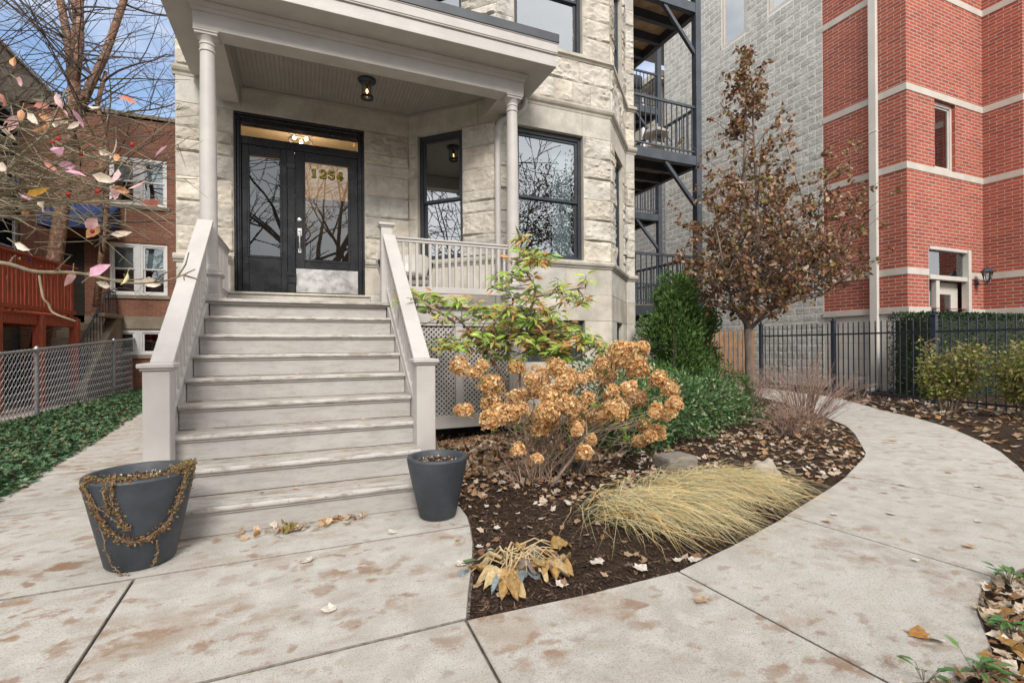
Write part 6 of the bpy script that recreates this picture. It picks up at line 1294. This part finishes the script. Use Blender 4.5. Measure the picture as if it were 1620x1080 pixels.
def dens(P, n=6):
    Q = [site(*p) for p in P]; out = []
    for i in range(len(Q)-1):
        for k in range(n):
            t = k/n; p0 = Q[max(0,i-1)]; p1 = Q[i]; p2 = Q[i+1]; p3 = Q[min(len(Q)-1,i+2)]; out.append(0.5*((2*p1)+(p2-p0)*t+(2*p0-5*p1+4*p2-p3)*t*t+(3*p1-p0-3*p2+p3)*t**3))
    out.append(Q[-1]); return out
for i, P in enumerate(MAIN):
    q = dens(P); n = len(q); r0 = (0.013,0.010,0.009,0.007,0.007)[i]; sm.tube([root+rvec(rs2)*0.05*i, root.lerp(q[0],0.5)+V(0,0,0.25)] + q, [0.03,0.02] + [max(0.0022, r0*(1-0.8*k/n)) for k in range(n)], 7)
    if i == 1:
        for k in range(10):
            j = rs2.randint(6, n-3); d = (q[j+1]-q[j]).normalized(); e = q[j] + (d*0.8 + rvec(rs2)*0.9)*rs2.uniform(0.05,0.14); sm.tube([q[j], q[j].lerp(e,0.5)+rvec(rs2)*0.01, e],[0.004,0.003,0.002],4)
sm.tube(dens([(62,436,2.1),(68,470,2.05),(76,480,2.03),(85,495,2.0),(120,508,1.98)]),[0.004]*24+[0.003],5)
for k in range(115):
    x0, y0 = rs2.uniform(-120,60), rs2.gauss(282,60); ln = rs2.uniform(80,290); dy = rs2.gauss(-0.05,0.26)*ln; d = rs2.uniform(1.9,3.0)
    if y0 < 150 or y0 > 385: continue
    P = [(x0,y0,d),(x0+ln*0.35,y0+dy*0.3+rs2.uniform(-16,16),d-0.03),(x0+ln*0.7,y0+dy*0.75+rs2.uniform(-18,18),d-0.06),(x0+ln,y0+dy*1.1+rs2.uniform(-14,14),d-0.1)]; q = dens(P,3); sm.tube(q,[max(0.0011,0.0036*(1-0.7*i/len(q))) for i in range(len(q))],3,cap=False)
    for j in range(4): a = q[rs2.randint(2,len(q)-2)]; sm.tube([a, a+(V(*RGT)*0.8+rvec(rs2)).normalized()*rs2.uniform(0.04,0.14)],[0.0018,0.001],3,cap=False)
for k in range(26):
    x0, y0 = rs2.uniform(-80,40), rs2.uniform(20,210); ln = rs2.uniform(100,260); a = rs2.uniform(-0.9,0.35); d = rs2.uniform(2.2,3.6)
    P = [(x0,y0,d),(x0+ln*0.35*cos(a),y0+ln*0.35*sin(a)+8,d),(x0+ln*0.7*cos(a),y0+ln*0.7*sin(a)+rs2.uniform(-10,10),d),(x0+ln*cos(a),y0+ln*sin(a),d)]; q = dens(P,3); dk.tube(q,[0.003*(1-0.6*i/len(q)) for i in range(len(q))],3,cap=False)
    for j in range(3): a_ = q[rs2.randint(2,len(q)-2)]; dk.tube([a_, a_+(V(*RGT)*0.7+rvec(rs2)).normalized()*rs2.uniform(0.06,0.2)],[0.002,0.001],3,cap=False)
LP = [(50,280,4),(100,390,1),(10,470,3),(150,560,2),(60,590,1),(30,630,2),(200,500,3),(270,490,1),(210,555,4),(290,570,2),(375,560,0),(250,580,2),(350,595,2),(195,610,4),(455,515,2),(610,470,3),(240,790,3),(275,710,0),(480,720,2),(550,700,2),(555,750,4),(320,785,0),(350,810,0),(470,800,4),(555,840,1),(490,845,2),(570,900,4),(540,920,1),(650,880,1),(720,965,3),(760,715,0),(125,940,0),(165,915,5),(180,985,2),(120,1010,4),(430,1065,1),(100,545,4),(5,790,2),(40,560,1),(310,540,1),(95,1170,2),(440,1095,4),(575,1110,2),(465,1275,0),(335,1325,1),(490,1350,2),(600,1325,6),(715,1340,2)]
PC_ = [(0.72,0.40,0.52),(0.74,0.46,0.46),(0.80,0.68,0.56),(0.60,0.25,0.20),(0.66,0.34,0.17),(0.72,0.40,0.08),(0.72,0.62,0.32)]
for (zx, zy, ci) in LP:
    d = rs2.uniform(1.75,2.35); p = site(zx/3, zy/3, d); L = rs2.uniform(0.055,0.088); dd = V(*RGT)*rs2.uniform(-1,1) + V(0,0,rs2.uniform(-1,0.5)) + FWD*rs2.uniform(-0.5,0.5); dd.normalize(); c1 = jit(PC_[ci],0.12,rs2)
    leaf(lf, p - dd*L*0.5, dd, -FWD + rvec(rs2)*1.3, L, L*rs2.uniform(0.35,0.62), c1, rs2.uniform(0.1,0.6), rs2.uniform(-0.4,0.5)); sm.tube([p-dd*L*0.5, p-dd*L*0.5-dd*0.03+rvec(rs2)*0.01],0.0016,3)
bz_ = MB()
for (x, y) in ((209,229),(128,244),(92,220),(108,308),(154,303),(289/1,62) if False else (146,26+340),(83,226)): bz_.blob(site(x,y,2.1),0.009,0.009,0.010,1,0,8,6,(0.45,0.03,0.02))
bz_.build('berries', M['leaf'], sp_, smooth=True); sm.build('twigs', M['greentwig'], sp_); dk.build('bare_twigs', M['darktwig'], sp_); lf.build('leaves', M['leaf'], sp_, smooth=True)
# ---- ivy strip
ri = random.Random(55); mb = MB()
for k in range(13000):
    y = 4.6*(21/4.6)**(ri.random()**1.25); x = ri.uniform(-4.30, ivx(y)+0.06); ed = min(1, (ivx(y)+0.10-x)/0.5); z = 0.0 + 0.10*ed*(0.6+0.5*noise.noise(V(x*2.2,y*2.2,0))) + ri.uniform(-0.03,0.04)
    a = ri.uniform(0,2*pi); L = ri.uniform(0.04,0.075); t1, t2 = ri.gauss(0,0.45), ri.gauss(0,0.45); c = pick([(0.42,(0.040,0.095,0.042)),(0.34,(0.065,0.135,0.058)),(0.16,(0.11,0.18,0.085)),(0.08,(0.16,0.15,0.07))], ri)
    Mx = Euler((t1,t2,a)).to_matrix(); sh = [(0,-0.1),(0.45,-0.2),(0.38,0.2),(0.62,0.42),(0.22,0.5),(0,1),(-0.22,0.5),(-0.62,0.42),(-0.38,0.2),(-0.45,-0.2)]; p = V(x,y,max(0.0,z))
    mb.add([p + Mx @ V(u*L*0.8,v*L*0.8,0) for u,v in sh] + [p + Mx @ V(0,L*0.2,-L*0.10)], [(10,i,(i+1)%10) for i in range(10)], c)
tag(mb.build('ivy_ground_cover', M['glossleaf']), 'dark green ivy carpet between the chain link fence and side walk', 'ivy', kind='stuff')
# ---- little plants in the near right corner
for (x, y, lab) in ((*gpt(1462,1074),'small green seedling at the walk edge, leftmost in the near right corner'),(*gpt(1548,1066),'leafy green plant among fallen leaves, middle of the near right corner'),(*gpt(1600,1003),'leafy green plant beside the walk edge in the near right corner'),(*gpt(1598,922),'leafy green plant at the right edge among tan fallen leaves')):
    t = thing('groundcover_plant', lab, 'plant', (x, y, 0)); lf = MB()
    sm = MB()
    for k in range(20 if x > 2.1 else 9):
        a = ri.uniform(0,2*pi); q = ri.uniform(0.0,0.06); d = V(cos(a),sin(a),ri.uniform(0.1,0.9)); lp_ = V(x+cos(a)*q,y+sin(a)*q,0.01+ri.uniform(0.01,0.05)); sm.tube([(x,y,-0.02), lp_],0.0016,4); leaf(lf, lp_, d, V(0,0,1), ri.uniform(0.04,0.065), ri.uniform(0.02,0.03), pick([(0.6,(0.06,0.14,0.035)),(0.4,(0.11,0.20,0.055))],ri), 0.15, 0.3)
    sm.build('stems', M['greentwig'], t); lf.build('leaves', M['glossleaf'], t)
# ------------------------------------------------------------------ mulch chips and fallen leaves
rl = random.Random(101)
PAL_L = [(0.20,(0.48,0.39,0.30)),(0.30,(0.34,0.215,0.125)),(0.30,(0.235,0.125,0.066)),(0.20,(0.39,0.27,0.17))]
PAL_PALE = [(0.5,(0.54,0.46,0.38)),(0.3,(0.44,0.33,0.235)),(0.2,(0.36,0.21,0.095))]
ch = MB()
def chips(P, n, box):
    k = 0
    while k < n:
        x, y = rl.uniform(box[0],box[1]), rl.uniform(box[2],box[3]); k += 1
        if not inpoly(x, y, P): continue
        a = rl.uniform(0,pi); L = rl.uniform(0.010,0.045); w = rl.uniform(0.003,0.010); d = V(cos(a),sin(a),rl.uniform(-0.3,0.35))*L/2; s = V(-sin(a),cos(a),rl.uniform(-0.5,0.5))*w/2; p = V(x,y,bedz_fast(x,y)+0.006)
        c = pick([(0.45,(0.030,0.019,0.013)),(0.35,(0.065,0.038,0.024)),(0.2,(0.14,0.085,0.055))], rl); ch.add([p-d-s,p+d-s,p+d+s,p-d+s],[(0,1,2,3)],c)
_bz = {}
def bedz_fast(x, y):
    i, j = int(x/0.06), int(y/0.06)
    if (i, j) not in _bz: _bz[(i, j)] = bedz(x, y)
    return _bz[(i, j)]
chips(BED, 15000, (0.6,3.6,2.0,4.2)); chips(BED, 9000, (0.6,9.8,2.0,7.5)); chips(BED2, 6000, (5.5,11,1.5,7))
tag(ch.build('bark_chips', M['chip']), 'dark shredded bark chips over the garden beds', 'mulch', kind='stuff')
lt = MB()
def litter(P, n, box, s0, s1, pal, flat=0.35, lift=0.012):
    k = 0; tries = 0
    while k < n and tries < n*12:
        tries += 1; x, y = rl.uniform(box[0],box[1]), rl.uniform(box[2],box[3])
        if not inpoly(x, y, P): continue
        k += 1; maple(lt, (x,y,bedz_fast(x,y)+lift+rl.uniform(0,0.012)), rl.uniform(0,6.28), rl.uniform(s0,s1), pick(pal, rl), (rl.gauss(0,flat),rl.gauss(0,flat)), 0.5, rl)
litter(BED, 2300, (1.0,3.0,4.1,6.3), 0.04, 0.08, PAL_L, 0.5); litter(BED, 420, (1.0,2.6,3.6,4.4), 0.035,0.07, PAL_L); litter(BED, 150, (0.7,3.2,2.1,3.6), 0.03,0.06, PAL_L); litter(BED, 520, (1.5,3.6,3.0,4.3), 0.035,0.07, PAL_PALE+[]); litter(BED, 520, (3.5,5.6,2.8,4.6), 0.035,0.07, PAL_L); litter(BED, 800, (4.6,8.5,3.2,6.5), 0.035,0.075, PAL_L); litter(BED, 160, (4.0,8,2.6,4.8),0.05,0.09,PAL_PALE)
litter(BED2, 480, (6.0,11,1.8,6.5), 0.06,0.11, PAL_L+[]); litter(BED2, 220, (9,11.6,4.2,8.5), 0.06,0.11, PAL_PALE); litter(BED2, 300, (11,16,3,6), 0.07,0.11, PAL_L)
litter(BED3, 800, (1.85,3.6,0.55,1.35), 0.04,0.07, [(0.35,(0.50,0.39,0.28)),(0.3,(0.60,0.51,0.42)),(0.2,(0.42,0.24,0.08)),(0.15,(0.28,0.15,0.08))], 0.45, 0.02)
litter([(0.95,5.6),(2.7,5.6),(2.7,6.45),(0.95,6.45)], 220, (0.95,2.7,5.6,6.45), 0.05, 0.10, PAL_L, 0.5)
tag(lt.build('leaf_litter', M['dryleaf'], smooth=False), 'tan and brown fallen leaves strewn thickly over the mulch', 'leaf litter', kind='stuff')
# leaf piles swept against the bottom step
for (cx, cy, n, sx, lab) in ((-0.12,3.50,46,0.11,'larger heap of curled leaves against the bottom step'),(0.235,3.56,20,0.08,'smaller heap of curled leaves against the bottom step, nearer the right planter')):
    mb = MB()
    for k in range(n): maple(mb, (cx+rl.gauss(0,sx), cy+rl.gauss(0,0.035), 0.012+abs(rl.gauss(0,0.016))), rl.uniform(0,6.28), rl.uniform(0.035,0.07), pick([(0.4,(0.48,0.36,0.24)),(0.3,(0.36,0.19,0.07)),(0.2,(0.58,0.50,0.42)),(0.1,(0.22,0.19,0.05))],rl), (rl.gauss(0,0.5),rl.gauss(0,0.5)), 0.6, rl)
    o = mb.build('leaf_pile', M['dryleaf'], None, origin=(cx,cy,0)); tag(o, lab, 'leaf pile', kind='stuff')
def fallen(x, y, z, L, col, label, group):
    mb = MB(); maple(mb, (x,y,z+0.009), rl.uniform(0,6.28), L, jit(col,0.12,rl), (rl.gauss(0,0.10),rl.gauss(0,0.10)), 0.45, rl); o = mb.build('fallen_leaf', M['dryleaf'], None, origin=(x,y,z)); tag(o, label, 'leaf', group)
for (px_, py_, L, c) in ((620,843,0.075,0),(488,888,0.075,0),(522,966,0.075,0),(728,894,0.07,0),(724,856,0.04,1),(1110,952,0.085,2),(1308,826,0.07,2),(1410,814,0.07,0),(1427,768,0.06,2),(1400,780,0.05,0),(1350,755,0.045,2),(1412,697,0.08,2),(1404,716,0.07,0),(1500,748,0.06,2),(1549,771,0.07,0),(1548,826,0.06,0),(1449,887,0.05,0),(1533,866,0.07,2),(1361,676,0.07,2),(1452,1004,0.095,3),(1482,1014,0.075,0),(1320,815,0.06,0)):
    x, y = gpt(px_, py_)
    if c == 3: fallen(x, y, 0, L, (0.50,0.24,0.07), 'bright orange brown leaf alone on the curved walk', None)
    elif c == 1: fallen(x, y, 0, L, (0.45,0.24,0.06), 'small golden leaf on the pad beside the right planter', None)
    else: fallen(x, y, 0, L, ((0.66,0.60,0.52),0,(0.48,0.34,0.22))[c], 'pale dry maple leaf lying on the concrete walk', 'dry leaves scattered on the walk')
for (px_, py_, L) in ((888+0,925,0.085),(946,895,0.10),(1014,899,0.10),(1098,884,0.10),(1072,886,0.07),(938,898,0.06),(785,932,0.07),(758,864,0.06),(786,838,0.06),(775,870,0.06),(795,776,0.09),(850,783,0.06),(832,770,0.055),(742,752,0.07),(875,775,0.06),(770,805,0.05),(820,822,0.05),(745,895,0.06)):
    x, y = gpt(px_, py_)
    if inpoly(x, y, BED): fallen(x, y, bedz(x,y)+0.012, L*0.85, (0.62,0.56,0.49), 'pale cream maple leaf lying on the dark mulch', 'cream leaves on the mulch')
for (k, fx, L) in ((1,-0.28,0.05),(1,-0.06,0.045),(1,0.36,0.03),(2,-0.36,0.03),(2,-0.30,0.04),(2,0.30,0.045),(2,0.55,0.03),(3,-0.14,0.05),(3,-0.05,0.04),(3,0.0,0.05),(3,0.06,0.05),(3,0.12,0.05),(3,0.46,0.045),(4,-0.03,0.04),(4,0.22,0.035),(5,-0.66,0.05),(5,-0.36,0.045),(5,-0.16,0.045),(5,-0.06,0.05),(6,0.45,0.04),(6,0.10,0.03),(7,-0.26,0.035),(7,0.75,0.04)):
    y = YB0 + TR*(k-1) + TR*(0.78 if rl.random() < 0.6 else 0.45) - 0.03; fallen(fx, y, RI*k, L, (0.50,0.38,0.26), 'small curled tan leaf lying on a wooden step', 'dry leaves on the steps')
# ------------------------------------------------------------------ the street behind the viewer (seen in the window glass)
rq = random.Random(64)
def street_tree(x, y, h, r, seed, label, leafy=0):
    t = thing('street_tree', label, 'tree', (x, y, 0)); rg = random.Random(seed); mb, tw2, tips = MB(), MB(), []
    lean = V(rg.uniform(-0.12,0.12), rg.uniform(-0.08,0.08), 1); top = V(x,y,0)+lean*h*0.28; mb.tube([(x,y,-0.1),V(x,y,0)+lean*h*0.1,top],[r*1.25,r,r*0.88],12)
    for k in range(4):
        a = k*1.57+rg.uniform(-0.4,0.4); branch(mb, top, V(cos(a)*0.75,sin(a)*0.75,rg.uniform(0.8,1.4)), h*rg.uniform(0.30,0.40), r*0.55, 4, rg, 0.62, 0.10, 3, 6, tips, 0.012, 0.15, 0.68)
    mb.build('trunk', M['darktwig'], t)
    if leafy:
        lf = MB()
        for (p, d, dep) in tips:
            for _ in range(leafy*3): q = p + rvec(rg)*rg.uniform(0,0.8); leaf(lf, q, rvec(rg), rvec(rg), rg.uniform(0.06,0.11), rg.uniform(0.05,0.08), pick([(0.6,(0.05,0.055,0.02)),(0.4,(0.11,0.075,0.03))],rg), 0.2, 0.2)
        lf.build('leaves', M['leaf'], t)
street_tree(0.9,-6.4,11,0.30,1,'big bare street tree behind the viewer, opposite the door'); street_tree(-2.6,-7.0,10,0.24,2,'bare street tree behind the viewer, left of the door line'); street_tree(7.6,-6.6,10,0.22,3,'bare street tree behind the viewer, right of the walk'); street_tree(13.5,-6.5,9.5,0.24,4,'leafy dark street tree behind the viewer, to the right',10); street_tree(-8.3,3.2,8,0.16,5,'bare yard tree outside the left edge of the view')
fb = thing('far_row_building', 'dark brick apartment row across the street behind the viewer', 'building', (2, -24, 0))
mb = MB(); hs = [(2+i*3.4,3.6+i*3.4,z,z+1.7) for i in range(11) for z in (1.2,4.3)]; wall_holes(mb, (20,-22,0), (-1,0,0), 40, -0.1, 7.2, hs); mb.build('brick_wall', M['oldbrick'], fb)
mb = MB(); mb.box(-20,20,-32,-22.2,7.2,7.35); mb.build('roof', M['flash'], fb)
mb = MB()
for h in hs: mb.quad((20-h[0],-22.1,h[2]),(20-h[1],-22.1,h[2]),(20-h[1],-22.1,h[3]),(20-h[0],-22.1,h[3]))
mb.build('windows', M['dark'], fb)
